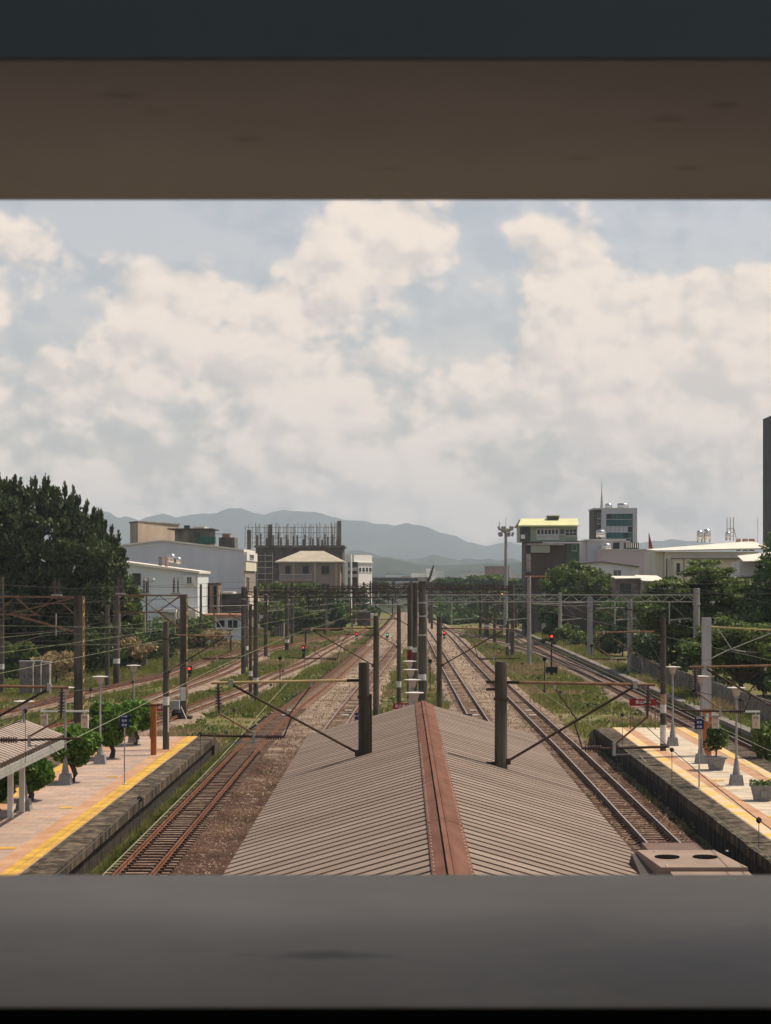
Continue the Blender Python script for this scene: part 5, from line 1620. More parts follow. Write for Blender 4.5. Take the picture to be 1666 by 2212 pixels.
MB().box(P(1186, 0, Y)[0], P(1214, 0, Y)[0], Y + 3.1, Y + 6.1, px_h(1113.3, Y), px_h(1111.5, Y)).build('vent_cap', M['greenroof'], q)
win(q, 1160, 1207, 1143, 1155, Y + .3, 6, 1)
win(q, 1160, 1207, 1158, 1164, Y + .3, 3, 1, 'frame', 'frame')
win(q, 1210, 1219, 1143, 1154, Y + .3, 1, 1)
win(q, 1222, 1246, 1143, 1157, Y + .3, 3, 2)
MB().box(P(1124, 0, Y)[0] - .02, P(1146, 0, Y)[0], Y + .1, Y + .29, px_h(1169, Y), px_h(1139, Y)).build('dark_end', M['darkgreen'], q)
win(q, 1129, 1139, 1143, 1152, Y + .1, 2, 1, 'darkframe')
MB().box(P(1125.5, 0, Y)[0], P(1134, 0, Y)[0], Y - .5, Y + .08, px_h(1164, Y), px_h(1155, Y)).build('air_conditioner', M['white'], q)
MB().box(P(1138, 0, Y)[0], P(1218, 0, Y)[0], Y - 1.4, Y - .005, px_h(1178, Y), px_h(1174, Y)).build('ledge', M['concrete'], q)
MB().box(P(1146, 0, Y)[0], P(1187, 0, Y)[0], Y - 1.2, Y - 1.0, px_h(1194, Y), px_h(1178.5, Y)).build('awning', M['greenwall'], q)
MB().box(P(1223, 0, Y)[0], P(1251, 0, Y)[0], Y - .3, Y - .01, px_h(1220, Y), px_h(1168, Y)).build('green_panel', M['darkgreen'], q)
win(q, 1236, 1246, 1177, 1189, Y - .3, 1, 1, 'greenwall', 'darkgreen')
MB().box(P(1223, 0, Y)[0], P(1251, 0, Y)[0], Y - .28, Y - .012, px_h(1236, Y), px_h(1220.5, Y)).build('cream_panel', M['creamwall'], q)
win(q, 1228, 1239, 1226, 1236, Y - .28, 1, 1, 'darkframe')
MB().box(P(1137, 0, Y)[0], P(1147, 0, Y)[0], Y - .2, Y - .01, px_h(1235, Y), px_h(1196, Y)).build('pale_pillar', M['concrete'], q)
MB().box(P(1134, 0, Y)[0], P(1190, 0, Y)[0], Y - 5, Y - .3, px_h(1247, Y), px_h(1243.5, Y)).build('rusty_eave', M['redsheet'], q)
MB().box(P(1143, 0, Y)[0], P(1178, 0, Y)[0], Y - 4, Y - .35, -.5, px_h(1247.5, Y)).build('ground_floor', M['darkwall'], q)
MB().box(P(1172, 0, Y)[0], P(1254, 0, Y)[0], Y - .4, Y + 10.2, zg - .3, zg - .05).build('roof_edge', M['offwhite'], q)

# --- teal glass tower
Y = 480
q = bld('office_tower', 'grey framed office tower with teal glass curtain wall', 1330, Y, 'tower')
X0, X1 = P(1283, 0, Y)[0], P(1373, 0, Y)[0]; Xm = P(1309, 0, Y)[0]; zt = px_h(1101, Y)
MB().box(X0, X1, Y, Y + 12, -.5, zt).build('core', M['darkwall'], q)
MB().box(Xm - 1.2, Xm, Y - 1.2, Y - .01, 0, zt).build('frame_pier', M['lavender'], q)
MB().box(X1 - .8, X1 + .3, Y - 1.2, Y - .01, 0, zt).build('frame_pier', M['lavender'], q)
MB().box(X0 - .2, X1 + .3, Y - 1.25, Y + 12.2, zt + .003, zt + .4).build('parapet', M['lavender'], q)
MB().box(Xm + .002, X1 - .81, Y - 1.19, Y - .012, px_h(1110, Y), zt - .01).build('frame_head', M['lavender'], q)
gx = np.linspace(Xm + .1, X1 - .85, 7); zs = [px_h(y, Y) for y in (1110, 1122, 1137, 1150, 1163, 1178, 1195)]
for j in range(6):
    for i in range(6):
        m = M['teal'] if j not in (2,) else M['lavender']
        MB().box(gx[i] + .05, gx[i + 1] - .05, Y - .5, Y - .02, zs[j + 1] + .07, zs[j] - .07).build('glass_panel', m if (i + j) % 7 else M['glass'], q)
for z in zs:
    MB().box(Xm + .05, X1 - .82, Y - .62, Y - .51, z - .06, z + .06).build('mullion', M['frame'], q)
for i, (y0, y1) in enumerate(((1110, 1119), (1122, 1131))):
    win(q, 1291, 1302, y0, y1, Y, 2, 2)
tank('round silver tank at the left of the office tower roof', 1315, 1101, 1087, 16, Y + 5, legs=False)
tank('wide silver tank at the right of the office tower roof', 1346, 1101, 1086, 25, Y + 5, legs=False)
o = MB().path([(0, 0, 0), (0, 0, 2.0), (0, 0, 4.5), (0, 0, 7.4)], [.45, .3, .12, .03], 6).build('spire', M['galv'], None)
o.location = (P(1303, 0, Y)[0], Y + 3, zt + .38); tag(o, 'thin pointed spire on the office tower roof', 'antenna')

# --- pale boxes in front of the tower
Y = 345
q = bld('pale_house', 'pale lavender flat-roofed house below the office tower', 1300, Y, 'house')
MB().box(P(1252, 0, Y)[0], P(1269, 0, Y)[0], Y + 1, Y + 9, -.5, px_h(1168, Y)).build('left_wing', M['offwhite'], q)
MB().box(P(1269.5, 0, Y)[0], P(1362, 0, Y)[0], Y, Y + 9, -.5, px_h(1168, Y)).build('wall', M['lavender'], q)
MB().box(P(1262, 0, Y)[0], P(1352, 0, Y)[0], Y - .5, Y + 9.2, px_h(1167.8, Y), px_h(1165, Y)).build('roof_edge', M['offwhite'], q)
win(q, 1325, 1338, 1172, 1186, Y, 1, 1, 'darkframe')
MB().box(P(1298, 0, Y)[0], P(1312, 0, Y)[0], Y - 3, Y - .005, -.5, px_h(1178, Y)).build('side_block', M['greysheet'], q)
tank('silver tank standing before the dark side of the office tower', 1298, 1165, 1144, 20, Y + 5)
tank('low silver tank on the pinkish wall left of the office tower foot', 1310, 1188, 1173, 20, 338, legs=False)
Y = 330
q = bld('pink_house', 'large blank pinkish grey gable wall below the office tower', 1362, Y, 'house')
MB().box(P(1305, 0, Y)[0], P(1419, 0, Y)[0], Y, Y + 11, -.5, px_h(1188, Y)).build('wall', M['pinkwall'], q)
MB().box(P(1304, 0, Y)[0], P(1420, 0, Y)[0], Y - .15, Y + 11.2, px_h(1187.8, Y), px_h(1186, Y)).build('coping', M['offwhite'], q)
q = bld('striped_box', 'dark rooftop box with vertical pale stripes on the pinkish wall', 1371, Y + 3, 'box')
q.location.z = px_h(1186, Y)
MB().box(P(1356, 0, Y)[0], P(1385, 0, Y)[0], Y + 3, Y + 6, px_h(1186, Y), px_h(1171, Y)).build('box_body', M['black'], q)
for i in range(6):
    MB().box(P(1358 + i * 4.6, 0, Y)[0], P(1360 + i * 4.6, 0, Y)[0], Y + 2.9, Y + 2.99, px_h(1183, Y), px_h(1171.5, Y)).build('stripe', M['creamwall'], q)
o = MB().add([(0, 0, 0), (.8, 0, 0), (.8, .1, 0), (0, .1, 0), (.0, 0, 2.9), (.1, .1, 2.9)], [(0, 1, 4), (1, 2, 5, 4), (2, 3, 5), (3, 0, 4, 5), (3, 2, 1, 0)]).build('flag_sign', M['red'], None)
o.location = (P(1408, 0, Y)[0], Y + 4, px_h(1186, Y)); tag(o, 'faded red pennant sign standing above the pinkish wall', 'sign')
Y = 300
q = bld('sheet_house', 'grey corrugated low house with shallow gable behind the right trees', 1300, Y, 'house')
f = gable_z([(1222, 1222), (1300, 1215), (1381, 1226)], Y)
MB().prism([(f[0][0], Y, -.5), (f[2][0], Y, -.5), f[2], f[1], f[0]], (0, 9, 0)).build('wall', M['greysheet'], q)
for i in (0, 1):
    a, b = f[i], f[i + 1]
    MB().hexa([(a[0], Y - .5, a[2] + .01), (b[0], Y - .5, b[2] + .01), (b[0], Y + 9.2, b[2] + .01), (a[0], Y + 9.2, a[2] + .01), (a[0], Y - .5, a[2] + .2), (b[0], Y - .5, b[2] + .2), (b[0], Y + 9.2, b[2] + .2), (a[0], Y + 9.2, a[2] + .2)]).build('roof_slope', M['fence'], q)
rb = MB().box(-.05, .05, -.06, -.004, 0, 9.4).mesh('wall_rib', M['greysheet'])
for i in range(22):
    put('wall_rib', rb, q, (f[0][0] + .4 + i * .52 - q.location.x, 0, 0))
win(q, 1326, 1342, 1232, 1246, Y, 2, 4)
Y = 250
q = bld('hut', 'white hut with pale slanted roofs between the right trees', 1380, Y, 'hut')
MB().box(P(1331, 0, Y)[0], P(1382, 0, Y)[0], Y, Y + 5, -.5, px_h(1250, Y)).build('left_wall', M['fence'], q)  # this wall's shade is put into a darker colour
MB().hexa([(P(1329, 0, Y)[0], Y - .8, px_h(1251, Y)), (P(1384, 0, Y)[0], Y - .8, px_h(1250, Y)), (P(1384, 0, Y)[0], Y + 5, px_h(1246, Y)), (P(1329, 0, Y)[0], Y + 5, px_h(1246, Y)),
           (P(1329, 0, Y)[0], Y - .8, px_h(1249, Y)), (P(1384, 0, Y)[0], Y - .8, px_h(1248, Y)), (P(1384, 0, Y)[0], Y + 5, px_h(1244, Y)), (P(1329, 0, Y)[0], Y + 5, px_h(1244, Y))]).build('roof', M['lightroof'], q)
MB().box(P(1383, 0, Y)[0], P(1428, 0, Y)[0], Y - 1, Y + 5, -.5, px_h(1253, Y)).build('right_wall', M['concrete'], q)
MB().hexa([(P(1385, 0, Y)[0], Y - 1.8, px_h(1256, Y)), (P(1437, 0, Y)[0], Y - 1.8, px_h(1257, Y)), (P(1430, 0, Y)[0], Y + 5, px_h(1245, Y)), (P(1381, 0, Y)[0], Y + 5, px_h(1244, Y)),
           (P(1385, 0, Y)[0], Y - 1.8, px_h(1254, Y)), (P(1437, 0, Y)[0], Y - 1.8, px_h(1255, Y)), (P(1430, 0, Y)[0], Y + 5, px_h(1243, Y)), (P(1381, 0, Y)[0], Y + 5, px_h(1242, Y))]).build('front_roof', M['lightroof'], q)
win(q, 1340, 1350, 1261, 1280, Y, 2, 1, 'darkframe'); win(q, 1352, 1363, 1261, 1280, Y, 2, 1, 'darkframe')
win(q, 1396, 1408, 1263, 1280, Y - 1, 2, 1, 'darkframe')

# --- cream factory on the right
Y = 262
q = bld('cream_building', 'cream sheet building with long bright shallow roof behind the layered tree', 1540, Y)
MB().box(P(1420, 0, Y)[0], P(1437, 0, Y)[0], Y + 1.5, Y + 14, -.5, px_h(1190, Y)).build('left_bay', M['creamwall'], q)
MB().box(P(1437.5, 0, Y)[0], P(1640, 0, Y)[0], Y + .5, Y + 14, -.5, px_h(1192, Y)).build('wall', M['creamwall'], q)
a, b, c = P(1418, 1190, Y), P(1568, 1184, Y), P(1660, 1182, Y)
zf, zr_ = px_h(1192, Y), px_h(1171, Y + 12)
MB().hexa([(P(1416, 0, Y)[0], Y - .5, zf), (P(1664, 0, Y)[0], Y - .5, zf + .35), (P(1664, 0, Y)[0], Y + 14, zr_), (P(1424, 0, Y)[0], Y + 14, zr_ - 1.2),
           (P(1416, 0, Y)[0], Y - .5, zf + .2), (P(1664, 0, Y)[0], Y - .5, zf + .55), (P(1664, 0, Y)[0], Y + 14, zr_ + .2), (P(1424, 0, Y)[0], Y + 14, zr_ - 1.0)]).build('roof', M['lightroof'], q)
MB().box(P(1453, 0, Y)[0], P(1490, 0, Y)[0], Y - 1.6, Y + .49, -.5, px_h(1208, Y)).build('porch_block', M['creamwall'], q)
MB().box(P(1451, 0, Y)[0], P(1493, 0, Y)[0], Y - 1.9, Y + .48, px_h(1207.8, Y), px_h(1206, Y)).build('porch_roof', M['dirty'], q)
MB().box(P(1494, 0, Y)[0], P(1600, 0, Y)[0], Y - .9, Y + .47, px_h(1208, Y), px_h(1206, Y)).build('ledge', M['dirty'], q)
win(q, 1462, 1469, 1217, 1236, Y - 1.6, 1, 1, 'darkframe')
win(q, 1510, 1530, 1217, 1236, Y + .5, 1, 1, 'creamwall')
win(q, 1532, 1545, 1217, 1236, Y + .5, 1, 1, 'white')
for x in (1437, 1474):
    MB().tube((P(x, 0, Y)[0], Y - 1.75, 0), (P(x, 0, Y)[0], Y - 1.75, px_h(1206, Y)), .07).build('downpipe', M['orange'] if x > 1450 else M['black'], q)
tank('narrow silver tank, left of the pair on the cream roof', 1512, 1172, 1145, 13, Y + 10)
tank('wide silver tank, right of the pair on the cream roof', 1528, 1172, 1142, 16, Y + 10)
tank('silver tank at the foot of the three-masted antenna on the cream roof', 1573, 1167, 1148, 12, Y + 12)
q = thing('antenna_frame', 'antenna frame of three thin masts on the cream roof', 'antenna', (P(1582, 0, Y + 12)[0], Y + 12, px_h(1170, Y + 12)))
for k, x in enumerate((1571, 1578, 1585)):
    MB().tube(P(x, 1168, Y + 12), P(x, 1118, Y + 12), .06).build('mast', M['galv'], q)
for y in (1142, 1150, 1158):
    MB().tube(P(1571, y, Y + 12), P(1586, y, Y + 12), .05).build('cross_tie', M['galv'], q)
MB().tube(P(1586, 1142, Y + 12), P(1592, 1168, Y + 12), .06).build('stay', M['galv'], q)
o = MB().tube((0, 0, 0), (0, 0, 3.4), .035).build('whip_antenna', M['galv'], None)
o.location = P(1637, 1170, Y + 12); tag(o, 'thin whip antenna at the right end of the cream roof', 'antenna')
for i, (x, w, lab) in enumerate([(1597, 8, 'small brick rooftop hatch left of the whip antenna'), (1612, 10, 'rounded rooftop hatch on the cream roof end'), (1626, 10, 'brown rooftop hatch beside the whip antenna')]):
    o = MB().box(-w * .03, w * .03, 0, 1.2, -1.2, .55).build('roof_hatch', M['brick'], None); o.location = P(x, 1172, Y + 13); tag(o, lab, 'hatch')
# dark corrugated wall at right border
Y = 205
q = bld('shed', 'dark weathered sheet shed at the right border behind the trees', 1660, Y, 'shed')
MB().box(P(1602, 0, Y)[0], P(1760, 0, Y)[0], Y, Y + 8, -.5, px_h(1246, Y)).build('lower_wall', M['darkwall'], q)
MB().box(P(1612, 0, Y)[0], P(1760, 0, Y)[0], Y + 4, Y + 9, px_h(1246, Y), px_h(1212, Y)).build('upper_wall', M['offwhite'], q)
MB().hexa([(P(1605, 0, Y)[0], Y - .3, px_h(1214, Y)), (P(1760, 0, Y)[0], Y - .3, px_h(1210, Y)), (P(1760, 0, Y)[0], Y + 9, px_h(1186, Y)), (P(1625, 0, Y)[0], Y + 9, px_h(1200, Y)),
           (P(1605, 0, Y)[0], Y - .3, px_h(1212, Y)), (P(1760, 0, Y)[0], Y - .3, px_h(1208, Y)), (P(1760, 0, Y)[0], Y + 9, px_h(1184, Y)), (P(1625, 0, Y)[0], Y + 9, px_h(1198, Y))]).build('roof', M['lightroof'], q)
MB().box(P(1600, 0, Y)[0], P(1762, 0, Y)[0], Y - .3, Y - .005, px_h(1246, Y), px_h(1243, Y)).build('gutter', M['concrete'], q)
# dark tower at the right border
Y = 330
q = bld('dark_tower', 'tall dark tower slab at the right border', 1680, Y, 'tower')
MB().box(P(1672, 0, Y)[0], P(1790, 0, Y)[0], Y, Y + 10, -.5, px_h(895, Y)).build('wall', M['towerdark'], q)
MB().box(P(1680, 0, Y)[0], P(1705, 0, Y)[0], Y - .4, Y - .01, px_h(925, Y), px_h(905, Y)).build('panel', M['postgrey'], q)
for i in range(8):
    win(q, 1712, 1742, 940 + i * 36, 962 + i * 36, Y, 2, 1, 'darkframe')

# --- floodlight mast
Y = 350
q = thing('floodlight_mast', 'tall pale floodlight mast with a ring of lamps', 'mast', (P(1093, 0, Y)[0], Y, -.5))
zt = px_h(1150, Y) + .5
MB().lathe([(.42, 0), (.26, zt)], n=12).build('mast_tube', M['postgrey'], q, world=False)
MB().lathe([(.3, zt - .2), (1.0, zt + .3), (1.0, zt + .7), (.5, zt + .9)], n=12).build('head_ring', M['galv'], q, world=False)
for k in range(10):
    t = 2 * math.pi * k / 10
    h = MB().box(-.38, .38, -.2, .2, -.38, .38).build('floodlight', M['postgrey'], q, world=False)
    h.location = (math.cos(t) * 1.25, math.sin(t) * 1.25, zt + (.75 if k % 2 else -.35)); h.rotation_euler = (.3, 0, t + math.pi / 2)
MB().tube((0, 0, zt + .9), (0, 0, zt + 2.8), .04).build('lightning_rod', M['galv'], q, world=False)
MB().tube((-1.2, 0, zt + .9), (-1.2, 0, zt + 2.0), .07).build('beacon', M['galv'], q, world=False)

# slim floodlight pole by the left houses
q = thing('lamp_pole', 'slim pole with a small floodlight head in front of the pale blue house', 'lamp', G(316.6, 1419, -.4))
Yp = q.location.y; zt = px_h(1258, Yp) + .4
MB().tube((0, 0, 0), (0, 0, zt), .13, .09).build('pole_tube', M['pole'], q, world=False)
MB().box(-.5, .9, -.1, .1, zt, zt + .1).build('cross_arm', M['galv'], q, world=False)
for k in (-.4, .75):
    MB().lathe([(.12, -.15), (.25, .1), (.22, .3)], (k, 0, zt + .2), n=10).build('floodlight', M['white'], q, world=False)

# --- far town along the horizon
fm = [M['offwhite'], M['creamwall'], M['brick'], M['concrete'], M['lightroof'], M['white']]
r2 = random.Random(5)
fn = ['offwhite', 'cream', 'brick red', 'grey', 'pale', 'white']
side = lambda x: 'left of the bright white block' if x < 768 else 'left of the central poles' if x < 900 else 'before the long warehouse' if x < 960 else 'left of the floodlight mast' if x < 1090 else 'right of the floodlight mast'
for i in range(30):
    Y = r2.uniform(900, 2300); x = r2.uniform(800, 1145) if i > 6 else r2.uniform(700, 1300)
    w = r2.uniform(7, 22); h = r2.uniform(7.5, 13) + (5 if r2.random() < .15 else 0)
    k = r2.randrange(6)
    q = thing('town_house', 'tiny %s %s house on the horizon %s' % (fn[k], 'tall' if h > 13 else 'wide' if w > 15 else 'small', side(x)), 'house', ((x - XV) / F * Y, Y, -.6), 'far town houses')
    MB().box(-w / 2, w / 2, 0, 9, 0, h).build('wall', fm[k], q, world=False)
    MB().box(-w / 2 - .3, w / 2 + .3, -.3, 9.3, h + .002, h + .5).build('roof', r2.choice([M['lightroof'], M['concrete'], M['offwhite']]), q, world=False)
Y = 1000
q = thing('long_warehouse', 'long low white warehouse on the horizon right of the central pole', 'warehouse', (P(925, 0, Y)[0], Y, -.6))
MB().box(P(889, 0, Y)[0], P(921, 0, Y)[0], Y, Y + 20, -.6, px_h(1238, Y)).build('wall', M['offwhite'], q)
MB().box(P(921.5, 0, Y)[0], P(960, 0, Y)[0], Y - 2, Y + 22, -.6, px_h(1233, Y)).build('high_bay', M['white'], q)
MB().box(P(921.5, 0, Y)[0], P(940, 0, Y)[0], Y, Y + 22, px_h(1232.9, Y), px_h(1228, Y)).build('roof_block', M['white'], q)
q = thing('overpass', 'dark road overpass crossing the tracks far away', 'overpass', (P(870, 0, 680)[0], 680, -.6))
MB().box(P(805, 0, 680)[0], P(928, 0, 680)[0], 680, 690, px_h(1256, 680), px_h(1249, 680)).build('deck', M['netting'], q)
MB().box(P(805, 0, 680)[0], P(928, 0, 680)[0], 679.7, 679.98, px_h(1249, 680), px_h(1247, 680)).build('parapet', M['concrete'], q)
for x in (812, 850, 888, 924):
    MB().box(P(x, 0, 680)[0] - .6, P(x, 0, 680)[0] + .6, 683, 687, -.6, px_h(1256.2, 680)).build('pier', M['dirty'], q)

# --- right fence of concrete pickets, pale yard behind
q = thing('picket_fence', 'dark concrete picket fence along the right side of the yard', 'fence', (22.0, 140, .15))
pk = MB().box(-.08, .08, -.13, .13, -.3, 1.55).mesh('picket', M['fence'])
for i in range(150):
    put('picket', pk, q, (rnd.uniform(-.015, .015), 92 + i * .62 - 140, rnd.uniform(-.03, .03)), (0, rnd.uniform(-.02, .02), 0))
for z in (.35, 1.1):
    MB().box(22.05, 22.15, 90, 186, .15 + z, .15 + z + .12).build('rail', M['fence'], q)
MB().box(21.93, 22.2, 90, 186, -.5, .32).build('base_wall', M['wall_shade_stain'], q)
tag(MB().box(22.6, 34, 85, 128, -.5, .14).build('yard', M['cream']), kind='structure')
o = MB().box(23.2, 27, 113, 114.4, .145, 1.0).build('planter_wall', M['concrete']); tag(o, 'low concrete planter wall in the pale yard behind the right fence', 'wall')
# boundary wall behind the left undergrowth
o = MB().box(-44, -27, 200, 200.4, -.5, 1.6).build('boundary_wall', M['dirty']); tag(o, 'stained low wall under the big dark tree on the left', 'wall')
o = MB().box(P(1190, 0, 262)[0], P(1330, 0, 262)[0], 262, 262.4, -.5, px_h(1300, 262)).build('boundary_wall', M['darkwall']); tag(o, 'dark wall overgrown with creepers below the right trees', 'wall')

# ------------------------------------------------------------------ vegetation
def leaf_quads(c, out, L, W, up=0.0, flat=0.0):
    """diamond leaves at points c (n,3); out: outward directions; up: how far blades point up; flat: how far they lie flat"""
    n = len(c)
    t = nr.normal(size=(n, 3)); t /= np.linalg.norm(t, axis=1)[:, None]
    t = t * (1 - up) + np.array([0, 0, 1.0]) * up * 1.4 + out * .35
    if flat: t[:, 2] *= (1 - flat)
    t /= np.linalg.norm(t, axis=1)[:, None]
    b = nr.normal(size=(n, 3)) + out * .2
    if flat: b[:, 2] *= (1 - flat)
    b -= t * (b * t).sum(1)[:, None]; b /= np.linalg.norm(b, axis=1)[:, None] + 1e-9
    s = nr.uniform(.6, 1.3, size=(n, 1))
    v = np.stack([c - t * L * s / 2, c + b * W * s / 2, c + t * L * s / 2, c - b * W * s / 2], 1)
    return v.reshape(-1, 3)


def clump_points(cen, rad, n, shell=.55):
    d = nr.normal(size=(n, 3)); d /= np.linalg.norm(d, axis=1)[:, None]
    r = shell + (1 - shell) * nr.random((n, 1)) ** .7
    return cen + d * r * np.asarray(rad), d


def crown(name, m, parent, clumps, n, L, W, up=0.0, flat=0.0, shell=.55):
    V = []
    for c, r in clumps:
        p, d = clump_points(np.asarray(c, float), r, n, shell)
        V.append(leaf_quads(p, d, L, W, up, flat))
    v = np.concatenate(V)
    f = np.arange(len(v)).reshape(-1, 4)
    off = np.zeros(3)
    q = parent
    while q is not None:
        off += np.array(q.location[:]); q = q.parent
    return link(bpy.data.objects.new(name, mesh_np(name, v - off, f, m)), parent)


def limbs(parent, base, tips, r0, m='bark', bend=.3):
    """trunk with limbs as one connected set of tapered tubes"""
    base = Vector(base)
    fork = base + Vector((rnd.uniform(-.1, .1), rnd.uniform(-.1, .1), tips[0]))
    mb = MB()
    mid = base.lerp(fork, .5) + Vector((bend * r0, 0, 0))
    mb.path([base, mid, fork], [r0 * 1.15, r0 * .9, r0 * .85], 9)
    for t in tips[1]:
        t = Vector(t)
        m_ = fork.lerp(t, .5) + Vector((rnd.uniform(-.1, .1), rnd.uniform(-.1, .1), .15)) * (t - fork).length * .5
        mb.path([fork - Vector((0, 0, r0 * .5)), m_, t], [r0 * .62, r0 * .4, r0 * .12], 7)
    return mb.build('trunk', M[m], parent)


# round topiary trees on the left platform
def topiary(label, X, Y, R, zc, forks=3):
    q = thing('topiary_tree', label, 'tree', (X, Y, PZ), 'round clipped trees on the left platform')
    th0 = rnd.random() * 6
    limbs(q, (X, Y, PZ), (zc * .42, [(X + math.cos(th0 + k * 2.1) * R * .55, Y + math.sin(th0 + k * 2.1) * R * .55, PZ + zc - .15) for k in range(forks)]), .12, bend=1.0)
    cl = []
    for k in range(26):
        d = nr.normal(size=3); d /= np.linalg.norm(d)
        cl.append((np.array([X, Y, PZ + zc]) + d * R * nr.uniform(.45, .72) * np.array([1, 1, .8]), (R * .42, R * .42, R * .34)))
    crown('crown', M['leaf_top'], q, cl, 520, .17, .12)


topiary('round clipped tree behind the shelter post at the left border', -13.95, 71, .9, 1.1)
topiary('round clipped tree next to the lamp with hanging signs', -13.45, 77.3, 1.1, 1.6)
topiary('largest round clipped tree with forked trunk, behind the blue sign', -13.45, 87.7, 1.25, 1.65)
topiary('farthest round clipped tree beside the orange post', -13.35, 94.8, 1.08, 1.5)
topiary('small round clipped tree cut by the left border under the shelter', -14.2, 66.2, .65, 1.05)

# planters on the right platform
q = thing('planter', 'grey square planter with a round shrub on the right platform', 'planter', (13.6, 82.4, PZ))
MB().add([(-.26, -.26, 0), (.26, -.26, 0), (.26, .26, 0), (-.26, .26, 0), (-.36, -.36, .5), (.36, -.36, .5), (.36, .36, .5), (-.36, .36, .5), (-.42, -.42, .5), (.42, -.42, .5), (.42, .42, .5), (-.42, .42, .5),
          (-.42, -.42, .58), (.42, -.42, .58), (.42, .42, .58), (-.42, .42, .58)],
         [(3, 2, 1, 0), (0, 1, 5, 4), (1, 2, 6, 5), (2, 3, 7, 6), (3, 0, 4, 7), (4, 5, 9, 8), (5, 6, 10, 9), (6, 7, 11, 10), (7, 4, 8, 11), (8, 9, 13, 12), (9, 10, 14, 13), (10, 11, 15, 14), (11, 8, 12, 15), (12, 13, 14, 15)]).build('pot', M['pot'], q, world=False)
MB().box(-.13, .13, -.345, -.325, .15, .4).build('emblem_panel', M['concrete'], q, world=False)
MB().path([(0, 0, .5), (.03, 0, .85), (0, 0, 1.2)], [.04, .035, .03], 7).build('stem', M['bark'], q, world=False)
crown('shrub', M['leaf_mid'], q, [((13.6 + rnd.uniform(-.3, .3), 82.4 + rnd.uniform(-.3, .3), PZ + rnd.uniform(1.05, 1.85)), (.32, .32, .32)) for _ in range(14)], 110, .15, .09)
q = thing('planter', 'grey square planter with low clipped green top near the right border', 'planter', (13.45, 71, PZ))
MB().hexa([(-.27, -.27, 0), (.27, -.27, 0), (.27, .27, 0), (-.27, .27, 0), (-.37, -.37, .5), (.37, -.37, .5), (.37, .37, .5), (-.37, .37, .5)]).build('pot', M['pot'], q, world=False)
MB().box(-.41, .41, -.41, .41, .502, .58).build('rim', M['pot'], q, world=False)
MB().box(-.11, .11, -.40, -.345, .16, .4).build('emblem_panel', M['concrete'], q, world=False)
crown('shrub', M['leaf_bright'], q, [((13.45 + dx, 71 + dy, PZ + .64), (.16, .16, .12)) for dx in (-.3, -.1, .1, .3) for dy in (-.3, -.1, .1, .3)], 40, .09, .06)

# big dark tree at the left border
def big_tree(label, X, Y, outline, m, name, n_cl, n_leaf, L, W, up, rz, trunk=.6, depth=5.0, flat=0.0, group=None, gz=-.45, top_bias=.9):
    """outline: photo points of the crown's silhouette as (x, top, bottom) columns"""
    q = thing(name, label, 'tree', (X, Y, gz), group)
    xs = np.array([o[0] for o in outline]); tops = np.array([o[1] for o in outline]); bots = np.array([o[2] for o in outline])
    cl = []
    while len(cl) < n_cl:
        x = rnd.uniform(xs[0], xs[-1]); dy = rnd.uniform(-1, 1)
        t = np.interp(x, xs, tops); b = np.interp(x, xs, bots)
        edge = math.sqrt(max(0, 1 - dy * dy))
        mid = b - (b - t) * .45
        u = rnd.random() ** top_bias
        y = t + (b - t) * u
        yy = mid + (y - mid) * (.55 + .45 * edge)
        YY = Y + dy * depth
        p = P(x, yy, Y); r = rnd.uniform(.75, 1.25)
        cl.append(((p[0], YY, p[2]), (rz[0] * r, rz[0] * r, rz[1] * r)))
    crown('crown', m, q, cl, n_leaf, L, W, up, flat, shell=.3)
    tips = [cl[i][0] for i in range(0, len(cl), max(1, len(cl) // 14))]
    limbs(q, (X, Y, gz), ((P(xs.mean(), bots.mean(), Y)[2] - gz) * .55, tips), trunk)
    return q


big_tree('huge dark evergreen tree with upright shoots filling the left border', P(60, 0, 188)[0], 188,
         [(-160, 1050, 1390), (0, 1046, 1400), (60, 1056, 1400), (125, 1066, 1390), (165, 1104, 1380), (200, 1128, 1350), (230, 1165, 1300), (252, 1195, 1260)],
         M['leaf_dark'], 'evergreen_tree', 780, 125, .50, .26, .42, (.72, .85), trunk=.7, depth=6.5, top_bias=1.2)
big_tree('lighter green tree in front of the pale blue house', P(255, 0, 200)[0], 200, [(195, 1262, 1400), (225, 1225, 1410), (255, 1225, 1400), (285, 1250, 1390), (300, 1290, 1380)],
         M['leaf_layer'], 'broadleaf_tree', 120, 130, .42, .26, 0, (.85, .7), trunk=.25, depth=2.5)
_ev = [o for o in C.objects if o.name.startswith('evergreen_tree')][0]
cl = []
for _ in range(110):
    x = rnd.uniform(-150, 262)
    t = np.interp(x, [-160, 0, 60, 130, 170, 205, 235, 262], [1050, 1046, 1056, 1062, 1095, 1112, 1150, 1185])
    p = P(x, t + rnd.uniform(-14, 26), 188)
    cl.append(((p[0], 188 + rnd.uniform(-4, 3), p[2]), (.22, .22, rnd.uniform(.55, 1.0))))
crown('upper_shoots', M['leaf_dark'], _ev, cl, 70, .45, .16, up=.7, shell=.1)
